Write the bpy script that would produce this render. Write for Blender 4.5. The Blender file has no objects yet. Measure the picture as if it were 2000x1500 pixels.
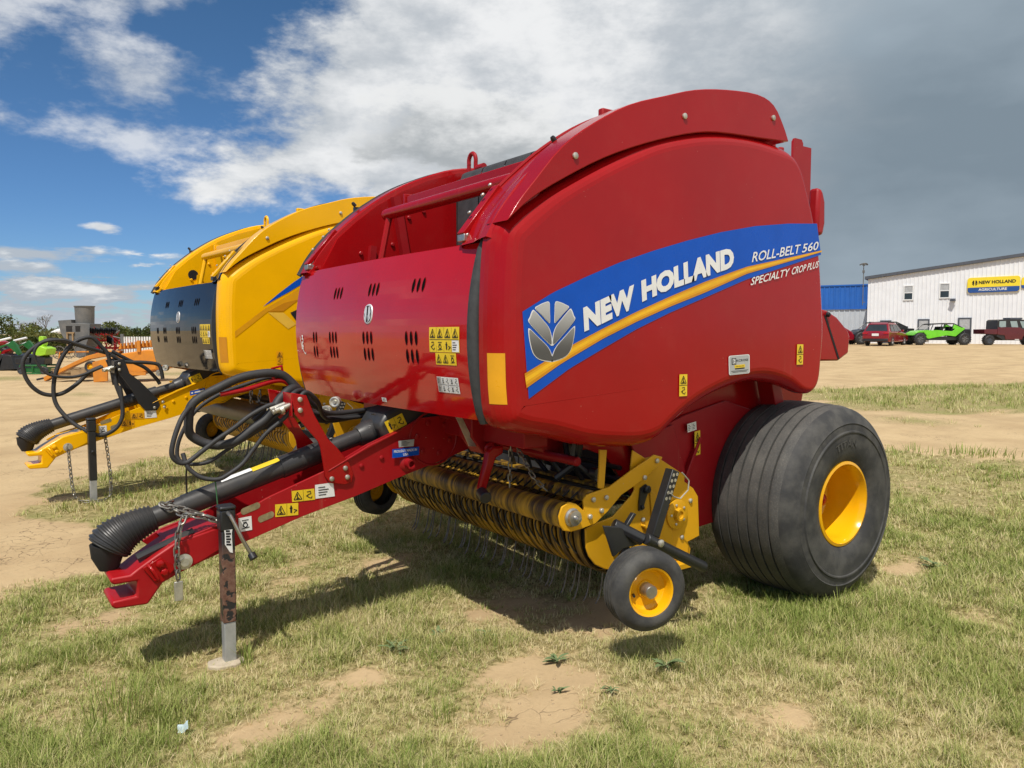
import bpy, bmesh, math, random
import numpy as np
from mathutils import Vector, Matrix
C = bpy.context.scene.collection
SC = bpy.context.scene
rnd = random.Random(7)
PI = math.pi
# ---------------------------------------------------------------- camera
cam_d = bpy.data.cameras.new('camera'); cam = bpy.data.objects.new('camera', cam_d); C.objects.link(cam)
TH, PT = math.radians(35.87), math.atan(98/1500.)
Rv = Vector((-math.cos(TH), math.sin(TH), 0)); Fh = Vector((-math.sin(TH), -math.cos(TH), 0)); Up = Vector((0, 0, 1))
Fv = Fh*math.cos(PT) - Up*math.sin(PT); Uv = Up*math.cos(PT) + Fh*math.sin(PT)
CAM = Vector((3.868, 3.63, 1.45))
cam.matrix_world = Matrix(((Rv.x, Uv.x, -Fv.x, CAM.x), (Rv.y, Uv.y, -Fv.y, CAM.y), (Rv.z, Uv.z, -Fv.z, CAM.z), (0, 0, 0, 1)))
cam_d.sensor_width = 36; cam_d.lens = 27.0; cam_d.clip_start = 0.05; cam_d.clip_end = 5000
SC.camera = cam
# ---------------------------------------------------------------- light and exposure
SC.view_settings.view_transform = 'Standard'; SC.view_settings.look = 'None'
SC.view_settings.exposure = 0.0; SC.view_settings.gamma = 1.0
SC.cycles.max_bounces = 7; SC.cycles.diffuse_bounces = 3; SC.cycles.glossy_bounces = 3; SC.cycles.transmission_bounces = 3; SC.cycles.transparent_max_bounces = 4
SUN = Vector((0.46, 0.38, 1.0)).normalized()
sd = bpy.data.lights.new('sun', 'SUN'); so = bpy.data.objects.new('sun', sd); C.objects.link(so)
sd.energy = 4.3; sd.angle = math.radians(0.53); sd.color = (1.0, 0.95, 0.87)
so.rotation_euler = (-SUN).to_track_quat('-Z', 'Y').to_euler(); so.location = (0, 0, 30)


class S:
    """socket wrapper: arithmetic builds math nodes"""
    def __init__(s, t, o): s.t, s.o = t, o
    def op(s, k, b=None, c=None, clamp=False):
        n = s.t.nodes.new('ShaderNodeMath'); n.operation = k; n.use_clamp = clamp
        for i, v in enumerate((s, b, c)):
            if v is None: continue
            if isinstance(v, S): s.t.links.new(v.o, n.inputs[i])
            else: n.inputs[i].default_value = v
        return S(s.t, n.outputs[0])
    def __add__(s, b): return s.op('ADD', b)
    def __radd__(s, b): return s.op('ADD', b)
    def __sub__(s, b): return s.op('SUBTRACT', b)
    def __rsub__(s, b): return (s*-1.0) + b
    def __mul__(s, b): return s.op('MULTIPLY', b)
    def __rmul__(s, b): return s.op('MULTIPLY', b)
    def __truediv__(s, b): return s.op('DIVIDE', b)
    def mn(s, b): return s.op('MINIMUM', b)
    def mx(s, b): return s.op('MAXIMUM', b)
    def sm(s, a, b):
        n = s.t.nodes.new('ShaderNodeMapRange'); n.interpolation_type = 'SMOOTHSTEP'
        s.t.links.new(s.o, n.inputs[0]); n.inputs[1].default_value = a; n.inputs[2].default_value = b
        return S(s.t, n.outputs[0])


def noise(t, vec, scale, detail=5, rough=0.55, dist=0.0, lac=2.0):
    n = t.nodes.new('ShaderNodeTexNoise'); n.inputs['Scale'].default_value = scale
    n.inputs['Detail'].default_value = detail; n.inputs['Roughness'].default_value = rough
    n.inputs['Distortion'].default_value = dist; n.inputs['Lacunarity'].default_value = lac
    if vec is not None: t.links.new(vec, n.inputs['Vector'])
    return S(t, n.outputs['Fac'])


def mixc(t, fac, a, b):
    n = t.nodes.new('ShaderNodeMix'); n.data_type = 'RGBA'
    for i, v in ((0, fac), (6, a), (7, b)):
        if isinstance(v, S): t.links.new(v.o, n.inputs[i])
        elif hasattr(v, 'is_linked'): t.links.new(v, n.inputs[i])
        elif isinstance(v, (int, float)): n.inputs[i].default_value = v
        else: n.inputs[i].default_value = (*v, 1) if len(v) == 3 else v
    return n.outputs[2]


def combine(t, x, y, z=0.0):
    n = t.nodes.new('ShaderNodeCombineXYZ')
    for i, v in enumerate((x, y, z)):
        if isinstance(v, S): t.links.new(v.o, n.inputs[i])
        else: n.inputs[i].default_value = v
    return n.outputs[0]


# ---------------------------------------------------------------- world: Nishita sky with clouds by azimuth and elevation
W = bpy.data.worlds.new('World'); SC.world = W; W.use_nodes = True
wt = W.node_tree; wt.nodes.clear()
out = wt.nodes.new('ShaderNodeOutputWorld'); bg = wt.nodes.new('ShaderNodeBackground')
wt.links.new(bg.outputs[0], out.inputs[0]); bg.inputs[1].default_value = 0.1
sky = wt.nodes.new('ShaderNodeTexSky'); sky.sky_type = 'NISHITA'; sky.sun_disc = False
sky.sun_elevation = math.asin(SUN.z); sky.sun_rotation = math.atan2(SUN.x, SUN.y)
sky.altitude = 1400; sky.air_density = 1.0; sky.dust_density = 0.6; sky.ozone_density = 1.6
tc = wt.nodes.new('ShaderNodeTexCoord'); sx = wt.nodes.new('ShaderNodeSeparateXYZ'); wt.links.new(tc.outputs['Generated'], sx.inputs[0])
dx, dy, dz = (S(wt, sx.outputs[i]) for i in range(3))
ra = dx*Rv.x + dy*Rv.y; fa = dx*Fh.x + dy*Fh.y
az = ra.op('ARCTAN2', fa)*(180/PI)                      # degrees, clockwise from the machines
el = dz.op('ARCSINE')*(180/PI)
den = dz.mx(0.0) + 0.16
qv = combine(wt, dx/den, dy/den, 0.3)
n1 = noise(wt, qv, 1.1, 6, 0.56, 0.1)
n2 = noise(wt, qv, 2.6, 6, 0.58, 0.2)
av = combine(wt, az*0.12, el*0.23, 2.0)
n3 = noise(wt, av, 1.35, 8, 0.62)
n4 = noise(wt, combine(wt, az*0.06, el*0.13, 5.0), 1.6, 5, 0.5)
azb = -23.2 + (el - 9.8)*0.62 
A = (az - azb)/4.5
elb = 9.2 - (az + 12.0).mx(0.0)*0.9
B = (el - elb)/2.3
core = A.mn(B).mn(2.6) + (n1 - 0.5)*2.0 + (n3 - 0.5)*4.6
a1 = core.sm(-0.4, 0.9)


def puff(a0, e0, sa, se):
    u = (az - a0)/sa; v = (el - e0)/se
    return 1.0 - (u*u + v*v).op('SQRT')


pf = puff(-26.2, 16.6, 7.2, 3.4).mx(puff(-34.5, 18.6, 6.2, 5.0)).mx(puff(-26.0, 20.6, 6.5, 1.7)*0.8).mx(puff(-25.5, 12.8, 7.5, 1.5)*0.6).mx(puff(-34.5, 13.0, 4.5, 1.7)*0.7)
a2 = (pf + (n3 - 0.5)*3.4 + (n2 - 0.5)*1.4).sm(0.05, 1.1)*0.72
n5 = noise(wt, combine(wt, az*0.16, el*0.62, 9.0), 1.35, 8, 0.6)
low = (n5 + el.sm(5.0, 2.0)*0.14 - el.sm(3.5, 8.5)*0.28 - az.sm(4.0, 12.0)*0.3)
a3 = low.sm(0.52, 0.63)*el.sm(-0.3, 0.6)*az.op('ABSOLUTE').sm(140.0, 100.0)
low2 = puff(-31.5, 5.05, 5.2, 0.75).mx(puff(-33.5, 4.1, 5.5, 0.7)).mx(puff(-21.3, 4.9, 3.4, 0.55)*0.7).mx(puff(-27.8, 6.9, 1.5, 0.45)*0.8)
a3 = a3.mx((low2 + (n5 - 0.5)*3.0).sm(0.05, 0.7)*0.95)
a4 = (n1 + (n2 - 0.5)*0.3).sm(0.52, 0.68)*az.op('ABSOLUTE').sm(55.0, 75.0)*0.7          # the sky behind the camera
alpha = a1.mx(a2).mx(a3).mx(a4)
dark = (az + (n4 - 0.5)*18.0 + (el - 10.0)*-0.35).sm(4.0, 25.0)
dark = dark.mn(1.0)*az.sm(80.0, 50.0)
tex = ((n1 - 0.5)*1.5 + (n3 - 0.5)*1.6 + (n2 - 0.5)*0.6 + 0.5)
whit = mixc(wt, tex.sm(0.1, 0.8), (5.0, 5.4, 5.85), (8.6, 8.7, 8.8))
grey = mixc(wt, (el.sm(10.0, 1.0)*0.5 + el.sm(14.0, 24.0)*0.75 + (n4 - 0.45)*1.5).mx(0.0).mn(1.0), (2.15, 2.75, 3.3), (3.7, 4.45, 5.1))
ccol = mixc(wt, dark, whit, grey)
pc = (puff(-3.6, 14.6, 8.0, 3.6) + (n3 - 0.5)*2.0 + (n2 - 0.5)*1.2).sm(0.02, 0.42)
ccol = mixc(wt, pc*0.85, ccol, mixc(wt, ((el - 14.2)*0.22 + (n3 - 0.5)*2.2 + 0.35).sm(0.0, 0.9), (3.7, 4.0, 4.2), (8.3, 8.4, 8.4)))
lowc = mixc(wt, n5.sm(0.5, 0.68), (4.6, 5.1, 5.7), (8.0, 8.2, 8.3))
ccol = mixc(wt, el.sm(7.5, 5.5)*az.sm(0.0, -8.0), ccol, lowc)
hs = wt.nodes.new('ShaderNodeHueSaturation'); hs.inputs['Saturation'].default_value = 1.25; hs.inputs['Value'].default_value = 0.9
wt.links.new(sky.outputs[0], hs.inputs['Color'])
tint = wt.nodes.new('ShaderNodeMix'); tint.data_type = 'RGBA'; tint.blend_type = 'MULTIPLY'; tint.inputs[7].default_value = (0.66, 0.85, 1.12, 1)
wt.links.new(el.sm(22.0, 1.0).o, tint.inputs[0]); wt.links.new(hs.outputs[0], tint.inputs[6])
wt.links.new(mixc(wt, alpha, tint.outputs[2], ccol), bg.inputs[0])


# ---------------------------------------------------------------- materials
def newmat(name):
    m = bpy.data.materials.new(name); m.use_nodes = True; t = m.node_tree
    b = t.nodes['Principled BSDF']; return m, t, b


def objco(t):
    n = t.nodes.new('ShaderNodeTexCoord'); return n.outputs['Object']


def bump(t, b, h, strength, dist=0.01):
    n = t.nodes.new('ShaderNodeBump'); n.inputs['Strength'].default_value = strength; n.inputs['Distance'].default_value = dist
    t.links.new(h.o, n.inputs['Height']); t.links.new(n.outputs[0], b.inputs['Normal'])


def mat(name, col, rough=0.5, metal=0.0, var=0.25, scale=6.0, col2=None, bmp=0.0, bscale=60.0, coat=0.0, spec=0.5):
    m, t, b = newmat(name); co = objco(t)
    n = noise(t, co, scale, 6, 0.6)
    c2 = col2 or tuple(c*(1 - var) for c in col)
    t.links.new(mixc(t, n.sm(0.35, 0.7), col, c2), b.inputs['Base Color'])
    t.links.new((n*0.16 + (rough - 0.08)).o, b.inputs['Roughness'])
    b.inputs['Metallic'].default_value = metal; b.inputs['Coat Weight'].default_value = coat; b.inputs['Specular IOR Level'].default_value = spec
    if bmp: bump(t, b, noise(t, co, bscale, 4, 0.6), bmp, 0.004)
    return m


def paint(name, col, dusty=0.5, dust=(0.36, 0.27, 0.17), rough=0.2, coat=0.35, specks=True, wave=0.05, spec=0.26):
    """sprayed machine paint: slight tone drift, dust film, chips and specks of dried mud"""
    m, t, b = newmat(name); co = objco(t)
    n = noise(t, co, 2.2, 5, 0.55); f = noise(t, co, 46.0, 3, 0.6)
    base = mixc(t, n.sm(0.3, 0.75), col, tuple(c*0.88 for c in col))
    film = ((noise(t, co, 7.0, 6, 0.7)).sm(0.46, 0.85)*0.05*dusty).mn(0.4)
    c = mixc(t, film, base, dust)
    if specks:
        v = t.nodes.new('ShaderNodeTexVoronoi'); v.inputs['Scale'].default_value = 34.0; t.links.new(co, v.inputs['Vector'])
        sp = S(t, v.outputs['Distance']).sm(0.085, 0.05)*(noise(t, co, 5.0, 3).sm(0.56, 0.66))*0.75*dusty
        c = mixc(t, sp, c, (0.55, 0.46, 0.36))
    mp = t.nodes.new('ShaderNodeMapping'); mp.inputs['Scale'].default_value = (26, 26, .5); t.links.new(co, mp.inputs[0])
    run = noise(t, mp.outputs[0], 1.0, 4, .6).sm(.60, .80)*noise(t, co, 1.3, 3).sm(.45, .62)*.16*min(1.0, dusty*1.4)   # dried water runs
    c = mixc(t, run, c, dust)
    t.links.new(c, b.inputs['Base Color'])
    t.links.new((f*0.1 + (rough - 0.05) + film*0.8).o, b.inputs['Roughness'])
    b.inputs['Coat Weight'].default_value = coat; b.inputs['Coat Roughness'].default_value = 0.06
    b.inputs['Specular IOR Level'].default_value = spec
    if wave: bump(t, b, noise(t, co, 2.4, 2, 0.4), wave, 0.06)
    return m


M = {}
M['red'] = paint('red_paint', (0.345, 0.0042, 0.0060), 0.5, coat=0.04, rough=0.2)
M['red_door'] = paint('red_gloss_sunlit', (0.46, 0.006, 0.008), 0.3, coat=0.10, rough=0.08, spec=0.5, wave=0.06)  # panel red, base lightened for the sun falling on the door; also glossier
M['red_bar'] = paint('drawbar_red', (0.36, 0.0065, 0.010), 0.9, coat=0.0, rough=0.42, wave=0)
M['red_matt'] = paint('red_paint_dull', (0.33, 0.008, 0.012), 1.0, rough=0.42, coat=0.05)
M['yellow'] = paint('yellow_paint', (0.93, 0.475, 0.002), 0.2, specks=False, coat=0.04)
M['rim'] = paint('rim_yellow', (0.84, 0.42, 0.005), 0.2, specks=False)
M['pick'] = paint('pickup_yellow', (0.70, 0.36, 0.010), 0.9, rough=0.4, coat=0.1)
M['gloss_black'] = paint('black_gloss', (0.012, 0.013, 0.016), 0.1, rough=0.08, coat=0.0, specks=False, wave=0.07, spec=0.3)
M['black'] = mat('black_steel', (0.022, 0.023, 0.025), 0.38, 0.0, 0.3, 9.0, spec=0.5)
M['dark'] = mat('dark_inside', (0.018, 0.016, 0.015), 0.8, 0.0, 0.4)
M['belt'] = mat('belt_rubber', (0.05, 0.05, 0.052), 0.75, 0.0, 0.35, 12.0, bmp=0.5, bscale=140.0)
M['rubber'] = mat('black_rubber', (0.03, 0.03, 0.031), 0.62, 0.0, 0.35, 8.0, bmp=0.2, bscale=90.0)
M['seal'] = mat('rubber_strip', (0.045, 0.047, 0.048), 0.7, 0.0, 0.3, 30.0, bmp=0.3, bscale=120.0)
M['plastic'] = mat('black_plastic', (0.028, 0.029, 0.031), 0.42, 0.0, 0.35, 5.0, col2=(0.05, 0.045, 0.04), bmp=0.1, bscale=40.0)
M['steel'] = mat('bare_steel', (0.50, 0.49, 0.46), 0.35, 0.9, 0.35, 14.0)
M['zinc'] = mat('zinc_plated', (0.62, 0.60, 0.52), 0.4, 0.7, 0.3, 20.0)
M['chain'] = mat('chain_steel', (0.36, 0.34, 0.30), 0.42, 0.8, 0.5, 40.0)
M['alu'] = mat('galvanised', (0.50, 0.51, 0.50), 0.5, 0.5, 0.25, 12.0)
M['tine'] = mat('tine_steel', (0.20, 0.18, 0.16), 0.5, 0.5, 0.5, 30.0)
M['blue'] = mat('decal_blue', (0.003, 0.085, 0.50), 0.28, 0, 0.1, spec=0.2)
M['stripe'] = mat('decal_yellow', (0.90, 0.50, 0.02), 0.3, 0, 0.2, 4.0, spec=0.25)
M['amber'] = mat('decal_amber', (0.78, 0.36, 0.01), 0.3, 0, 0.15)
M['ochre'] = mat('decal_ochre', (0.58, 0.24, 0.01), 0.3, 0, 0.1)
M['pale'] = mat('decal_pale', (0.85, 0.52, 0.06), 0.3, 0, 0.1)
M['white'] = mat('decal_white', (0.80, 0.80, 0.78), 0.35, 0, 0.08, 12.0)
M['stick'] = mat('sticker_yellow', (0.80, 0.56, 0.02), 0.4, 0, 0.1, 12.0)
M['ink'] = mat('sticker_ink', (0.02, 0.02, 0.022), 0.6, 0, 0.2, spec=0.2)
M['hole'] = mat('dark_hole', (0.008, 0.006, 0.006), 0.95, 0, 0.1, spec=0.02)
M['silver'] = mat('silver_sticker', (0.50, 0.53, 0.54), 0.35, 0.4, 0.15)
M['chrome'] = mat('chrome', (0.80, 0.80, 0.80), 0.45, 0.4, 0.1)


def grad_mat(name, c0, c1, z0, z1, metal=0.0):                       # printed gradient of an emblem, fixed to the sticker
    m, t, b = newmat(name); s = t.nodes.new('ShaderNodeSeparateXYZ'); t.links.new(objco(t), s.inputs[0])
    t.links.new(mixc(t, S(t, s.outputs[2]).sm(z0, z1), c0, c1), b.inputs['Base Color']); b.inputs['Roughness'].default_value = 0.35
    b.inputs['Metallic'].default_value = metal
    return m


M['emblem'] = grad_mat('emblem_silver', (0.075, 0.075, 0.072), (0.50, 0.50, 0.49), 1.37, 1.60)


def rust_mat():
    m, t, b = newmat('worn_black_paint'); co = objco(t)
    n = noise(t, co, 22.0, 5, 0.5); k = n.sm(0.44, 0.47)
    s = t.nodes.new('ShaderNodeSeparateXYZ'); t.links.new(co, s.inputs[0])
    k = k*S(t, s.outputs[2]).sm(0.56, 0.44)
    t.links.new(mixc(t, k, (0.02, 0.02, 0.022), mixc(t, noise(t, co, 60.0, 4).sm(0.3, 0.7), (0.125, 0.055, 0.034), (0.19, 0.105, 0.07))), b.inputs['Base Color'])
    t.links.new((k*0.4 + 0.42).o, b.inputs['Roughness']); bump(t, b, k, 0.5, 0.002)
    return m


M['rust'] = rust_mat()


def dirty_pick():
    m, t, b = newmat('dirty_pickup_yellow'); co = objco(t)
    mp = t.nodes.new('ShaderNodeMapping'); mp.inputs['Scale'].default_value = (3, 22, 3); t.links.new(co, mp.inputs[0])
    n = noise(t, mp.outputs[0], 1.3, 6, 0.65)
    t.links.new(mixc(t, n.sm(0.35, 0.60), (0.50, 0.28, 0.02), (0.065, 0.036, 0.014)), b.inputs['Base Color'])
    b.inputs['Roughness'].default_value = 0.5
    bump(t, b, n, 0.2, 0.004); return m


M['dirty'] = dirty_pick()


def tyre_mat():
    m, t, b = newmat('tyre_rubber'); co = objco(t)
    n = noise(t, co, 4.0, 6, 0.65); f = noise(t, co, 120.0, 4, 0.7)
    c = mixc(t, n.sm(0.35, 0.75)*0.5 + f.sm(0.45, 0.75)*0.45, (0.05, 0.049, 0.046), (0.15, 0.14, 0.12))
    t.links.new(c, b.inputs['Base Color']); b.inputs['Roughness'].default_value = 0.72
    bump(t, b, f, 0.35, 0.003); return m


M['tyre'] = tyre_mat()
M['tyre_side'] = mat('tyre_sidewall', (0.038, 0.038, 0.038), 0.66, 0, 0.3, 9.0, col2=(0.085, 0.082, 0.074), bmp=0.3, bscale=130.0, spec=0.3)


# ---------------------------------------------------------------- mesh building
class MB:
    def __init__(s): s.v, s.f, s.mi, s.cur = [], [], [], 0
    def add(s, vs, fs):
        k = len(s.v); s.v += [tuple(v) for v in vs]; s.f += [tuple(i + k for i in f) for f in fs]; s.mi += [s.cur]*len(fs); return s
    def m(s, i): s.cur = i; return s
    def box(s, c, d, rot=None):
        c = Vector(c); vs = []
        for x in (-.5, .5):
            for y in (-.5, .5):
                for z in (-.5, .5):
                    p = Vector((x*d[0], y*d[1], z*d[2]))
                    if rot is not None: p = rot @ p
                    vs.append(c + p)
        return s.add(vs, [(0, 1, 3, 2), (4, 6, 7, 5), (0, 4, 5, 1), (2, 3, 7, 6), (0, 2, 6, 4), (1, 5, 7, 3)])
    def prism(s, pts, a, b, ax='y', holes=None):
        """polygon (two coords) pushed along an axis from a to b"""
        mk = {'y': lambda p, t: (p[0], t, p[1]), 'x': lambda p, t: (t, p[0], p[1]), 'z': lambda p, t: (p[0], p[1], t)}[ax]
        n = len(pts); vs = [mk(p, a) for p in pts] + [mk(p, b) for p in pts]
        fs = [tuple(range(n)), tuple(range(2*n - 1, n - 1, -1))] + [(i, n + i, n + (i+1) % n, (i+1) % n) for i in range(n)]
        return s.add(vs, fs)
    def strip(s, A, B, close=False):
        n = len(A); k = n if close else n - 1
        return s.add(list(A) + list(B), [(i, (i+1) % n, n + (i+1) % n, n + i) for i in range(k)])
    def grid(s, f, nu, nv):
        vs = [f(i/nu, j/nv) for j in range(nv + 1) for i in range(nu + 1)]
        return s.add(vs, [(j*(nu+1)+i, j*(nu+1)+i+1, (j+1)*(nu+1)+i+1, (j+1)*(nu+1)+i) for j in range(nv) for i in range(nu)])
    def tube(s, pts, r, n=8, closed=False, caps=True):
        P = [Vector(p) for p in pts]; N = len(P); rs = r if isinstance(r, (list, tuple)) else [r]*N
        T = []
        for i in range(N):
            a = P[(i-1) % N] if (closed or i > 0) else P[i]; b = P[(i+1) % N] if (closed or i < N-1) else P[i]
            d = (b - a); T.append(d.normalized() if d.length > 1e-9 else Vector((0, 0, 1)))
        u = T[0].orthogonal().normalized(); vs = []
        for i in range(N):
            u = (u - T[i]*u.dot(T[i])); u = u.normalized() if u.length > 1e-6 else T[i].orthogonal().normalized()
            w = T[i].cross(u)
            for k in range(n):
                a = 2*PI*k/n; vs.append(P[i] + (u*math.cos(a) + w*math.sin(a))*rs[i])
        fs = [(i*n+k, i*n+(k+1) % n, ((i+1) % N)*n+(k+1) % n, ((i+1) % N)*n+k) for i in range(N if closed else N-1) for k in range(n)]
        if caps and not closed: fs += [tuple(range(n-1, -1, -1)), tuple((N-1)*n+k for k in range(n))]
        return s.add(vs, fs)
    def cyl(s, a, b, r, r2=None, n=16): return s.tube([a, b], [r, r if r2 is None else r2], n)
    def lathe(s, prof, c, axis=(0, 1, 0), n=48, caps=False):
        """prof: (radius, offset along the axis)"""
        ax = Vector(axis).normalized(); u = ax.orthogonal().normalized(); w = ax.cross(u); c = Vector(c); m_ = len(prof)
        vs = [c + ax*h + (u*math.cos(2*PI*k/n) + w*math.sin(2*PI*k/n))*r for (r, h) in prof for k in range(n)]
        fs = [(i*n+k, i*n+(k+1) % n, (i+1)*n+(k+1) % n, (i+1)*n+k) for i in range(m_-1) for k in range(n)]
        if caps: fs += [tuple(range(n-1, -1, -1)), tuple((m_-1)*n+k for k in range(n))]
        return s.add(vs, fs)
    def bolt(s, c, axis, r=0.012, h=0.008, n=10):
        return s.lathe([(r, 0), (r, h*0.7), (r*0.7, h), (0.0005, h*1.05)], c, axis, n)
    def sphere(s, c, r, n=12): return s.lathe([(r*math.sin(PI*i/8)+1e-5, -r*math.cos(PI*i/8)) for i in range(9)], c, (0, 0, 1), n)
    def build(s, name, mats, parent=None, bev=0.0, ang=38, loc=None):
        me = bpy.data.meshes.new(name); me.from_pydata(s.v, [], s.f)
        mats = mats if isinstance(mats, (list, tuple)) else [mats]
        for m_ in mats: me.materials.append(M[m_] if isinstance(m_, str) else m_)
        me.polygons.foreach_set('material_index', s.mi)
        bm = bmesh.new(); bm.from_mesh(me); bmesh.ops.recalc_face_normals(bm, faces=bm.faces); bm.to_mesh(me); bm.free()
        me.polygons.foreach_set('use_smooth', [True]*len(me.polygons)); me.set_sharp_from_angle(angle=math.radians(ang))
        o = bpy.data.objects.new(name, me); C.objects.link(o)
        if parent is not None: o.parent = parent
        if loc is not None: o.location = loc
        if bev:
            b = o.modifiers.new('bevel', 'BEVEL'); b.width = bev; b.segments = 2; b.limit_method = 'ANGLE'; b.angle_limit = math.radians(40)
        return o


def tag(o, label=None, cat=None, group=None, kind=None):
    for k, v in (('label', label), ('category', cat), ('group', group), ('kind', kind)):
        if v: o[k] = v
    return o


def thing(name, label, cat, loc=(0, 0, 0), rz=0.0, group=None):
    o = bpy.data.objects.new(name, None); C.objects.link(o); o.location = loc; o.rotation_euler = (0, 0, rz); o.empty_display_size = 0.3
    return tag(o, label, cat, group)


def dup(o, parent, loc=None):
    c = o.copy(); C.objects.link(c); c.parent = parent
    if loc is not None: c.location = loc
    for ch in list(o.children): dup(ch, c)
    return c


def catmull(pts, k=6, closed=False):
    P = [Vector(p) for p in pts]; n = len(P); out_ = []
    for i in range(n if closed else n-1):
        p0 = P[(i-1) % n] if (closed or i > 0) else P[0]*2 - P[1]; p1 = P[i]; p2 = P[(i+1) % n]
        p3 = P[(i+2) % n] if (closed or i < n-2) else P[n-1]*2 - P[n-2]
        for j in range(k):
            t = j/k
            out_.append(0.5*((2*p1) + (p2-p0)*t + (2*p0-5*p1+4*p2-p3)*t*t + (3*p1-p0-3*p2+p3)*t**3))
    if not closed: out_.append(P[-1])
    return out_


def interp(tab):
    tab = sorted(tab); xs = [a for a, b in tab]; ys = [b for a, b in tab]
    return lambda x: float(np.interp(x, xs, ys))


_tc = {}
def text_geo(s, bold=0.0):
    """outline text as flat polygons, normalised to the unit box of its capitals"""
    if (s, bold) in _tc: return _tc[(s, bold)]
    cu = bpy.data.curves.new('text', 'FONT'); cu.body = s; cu.size = 1.0; cu.offset = bold; cu.resolution_u = 3; cu.fill_mode = 'BOTH'
    o = bpy.data.objects.new('text', cu); C.objects.link(o); dg = bpy.context.evaluated_depsgraph_get()
    me = o.evaluated_get(dg).to_mesh(); vs = [tuple(v.co) for v in me.vertices]; fs = [tuple(p.vertices) for p in me.polygons]
    o.evaluated_get(dg).to_mesh_clear(); bpy.data.objects.remove(o); bpy.data.curves.remove(cu)
    x0 = min(v[0] for v in vs); x1 = max(v[0] for v in vs); y0 = min(v[1] for v in vs); y1 = max(v[1] for v in vs)
    r = ([((v[0]-x0)/(x1-x0), (v[1]-y0)/(y1-y0)) for v in vs], fs); _tc[(s, bold)] = r
    return r


def text(mb, s, f, bold=0.0):
    vs, fs = text_geo(s, bold); return mb.add([f(u, v) for u, v in vs], fs)


def quadmap(TL, TR, BL, BR, nrm):
    TL, TR, BL, BR, nrm = (Vector(p) for p in (TL, TR, BL, BR, nrm)); nrm.normalize()
    return lambda u, v, h=0.0: (BL*(1-u) + BR*u)*(1-v) + (TL*(1-u) + TR*u)*v + nrm*h


def sub(f, u0, u1, v0, v1): return lambda u, v, h=0.0: f(u0 + (u1-u0)*u, v0 + (v1-v0)*v, h)


def rect(mb, f, u0, u1, v0, v1, h, k=1): return mb.grid(lambda a, b: f(u0+(u1-u0)*a, v0+(v1-v0)*b, h), k, k)


def line(mb, f, pts, w, h, asp=1.0):
    for (a, b) in zip(pts[:-1], pts[1:]):
        d = Vector((b[0]-a[0], (b[1]-a[1])*asp)); L = d.length or 1; n_ = Vector((-d.y, d.x))/L*w; n_.y /= asp
        mb.add([f(a[0]+n_.x, a[1]+n_.y, h), f(b[0]+n_.x, b[1]+n_.y, h), f(b[0]-n_.x, b[1]-n_.y, h), f(a[0]-n_.x, a[1]-n_.y, h)], [(0, 1, 2, 3)])


def pict(mb, f, kind, h):
    """one warning pictogram in a unit cell"""
    if kind == 'tri':
        line(mb, f, [(.5, .9), (.1, .14), (.9, .14), (.5, .9)], .035, h)
        line(mb, f, [(.5, .68), (.44, .4), (.58, .3), (.4, .22)], .05, h); line(mb, f, [(.3, .24), (.7, .24)], .03, h)
    elif kind == 'man':
        line(mb, f, [(.35, .86), (.35, .74)], .07, h); line(mb, f, [(.35, .74), (.35, .2)], .09, h); line(mb, f, [(.2, .62), (.5, .62)], .04, h)
        line(mb, f, [(.6, .5), (.95, .4), (.75, .3), (.62, .18)], .035, h)
    elif kind == 'hand':
        line(mb, f, [(.3, .8), (.65, .85), (.7, .6), (.4, .55), (.35, .3), (.7, .15), (.8, .35)], .035, h); line(mb, f, [(.2, .4), (.4, .45)], .05, h)
    elif kind == 'loop':
        line(mb, f, [(.2, .82), (.8, .82)], .03, h); line(mb, f, [(.4, .7), (.3, .4), (.5, .2), (.7, .4), (.55, .68), (.42, .55)], .045, h); line(mb, f, [(.15, .15), (.85, .22)], .03, h)
    elif kind == 'rows':
        for i in range(4): line(mb, f, [(.12, .8 - .2*i), (.12 + .7*(0.6+0.4*((i*37) % 10)/10), .8 - .2*i)], .035, h)


def sticker(name, parent, f, cols, rows, kinds, mats=('stick', 'ink', 'white'), k=1, h=0.002, whites=(), borders=True, label=None):
    mb = MB(); rect(mb, f, 0, 1, 0, 1, h, k)
    for c in range(cols):
        for r in range(rows):
            g = sub(f, (c+.06)/cols, (c+.94)/cols, 1-(r+.95)/rows, 1-(r+.05)/rows)
            kd = kinds[(r*cols + c) % len(kinds)]
            if (c, r) in whites: mb.m(2); rect(mb, g, 0, 1, 0, 1, h+.0007)
            mb.m(1); pict(mb, g, kd, h + .0014)
    if borders:
        mb.m(1)
        for c in range(1, cols): line(mb, f, [(c/cols, .02), (c/cols, .98)], .012/cols, h + .0008)
        for r in range(1, rows): line(mb, f, [(.02, r/rows), (.98, r/rows)], .012, h + .0008)
    o = mb.build(name, list(mats), parent)
    if label: o['label'] = label
    return o


def chain_mb(path, pitch=0.034, r=0.0045, wd=0.012):
    """links laid along a path, every other one turned"""
    P = [Vector(p) for p in path]; mb = MB(); L = 0.0; pos = []
    for a, b in zip(P[:-1], P[1:]):
        d = (b-a).length; t = (-L) % pitch
        while t < d: pos.append((a + (b-a)*(t/d), (b-a).normalized())); t += pitch
        L += d
    for i, (p, d) in enumerate(pos):
        u = d.orthogonal().normalized(); w = d.cross(u)
        if i % 2: u, w = w, u
        hl = pitch*0.68
        ring = [p + d*(math.copysign(hl-wd, math.cos(a)) + wd*math.cos(a)) + u*wd*math.sin(a) for a in [2*PI*(k+.5)/10 for k in range(10)]]
        mb.tube(ring, r, 5, closed=True)
    return mb


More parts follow.
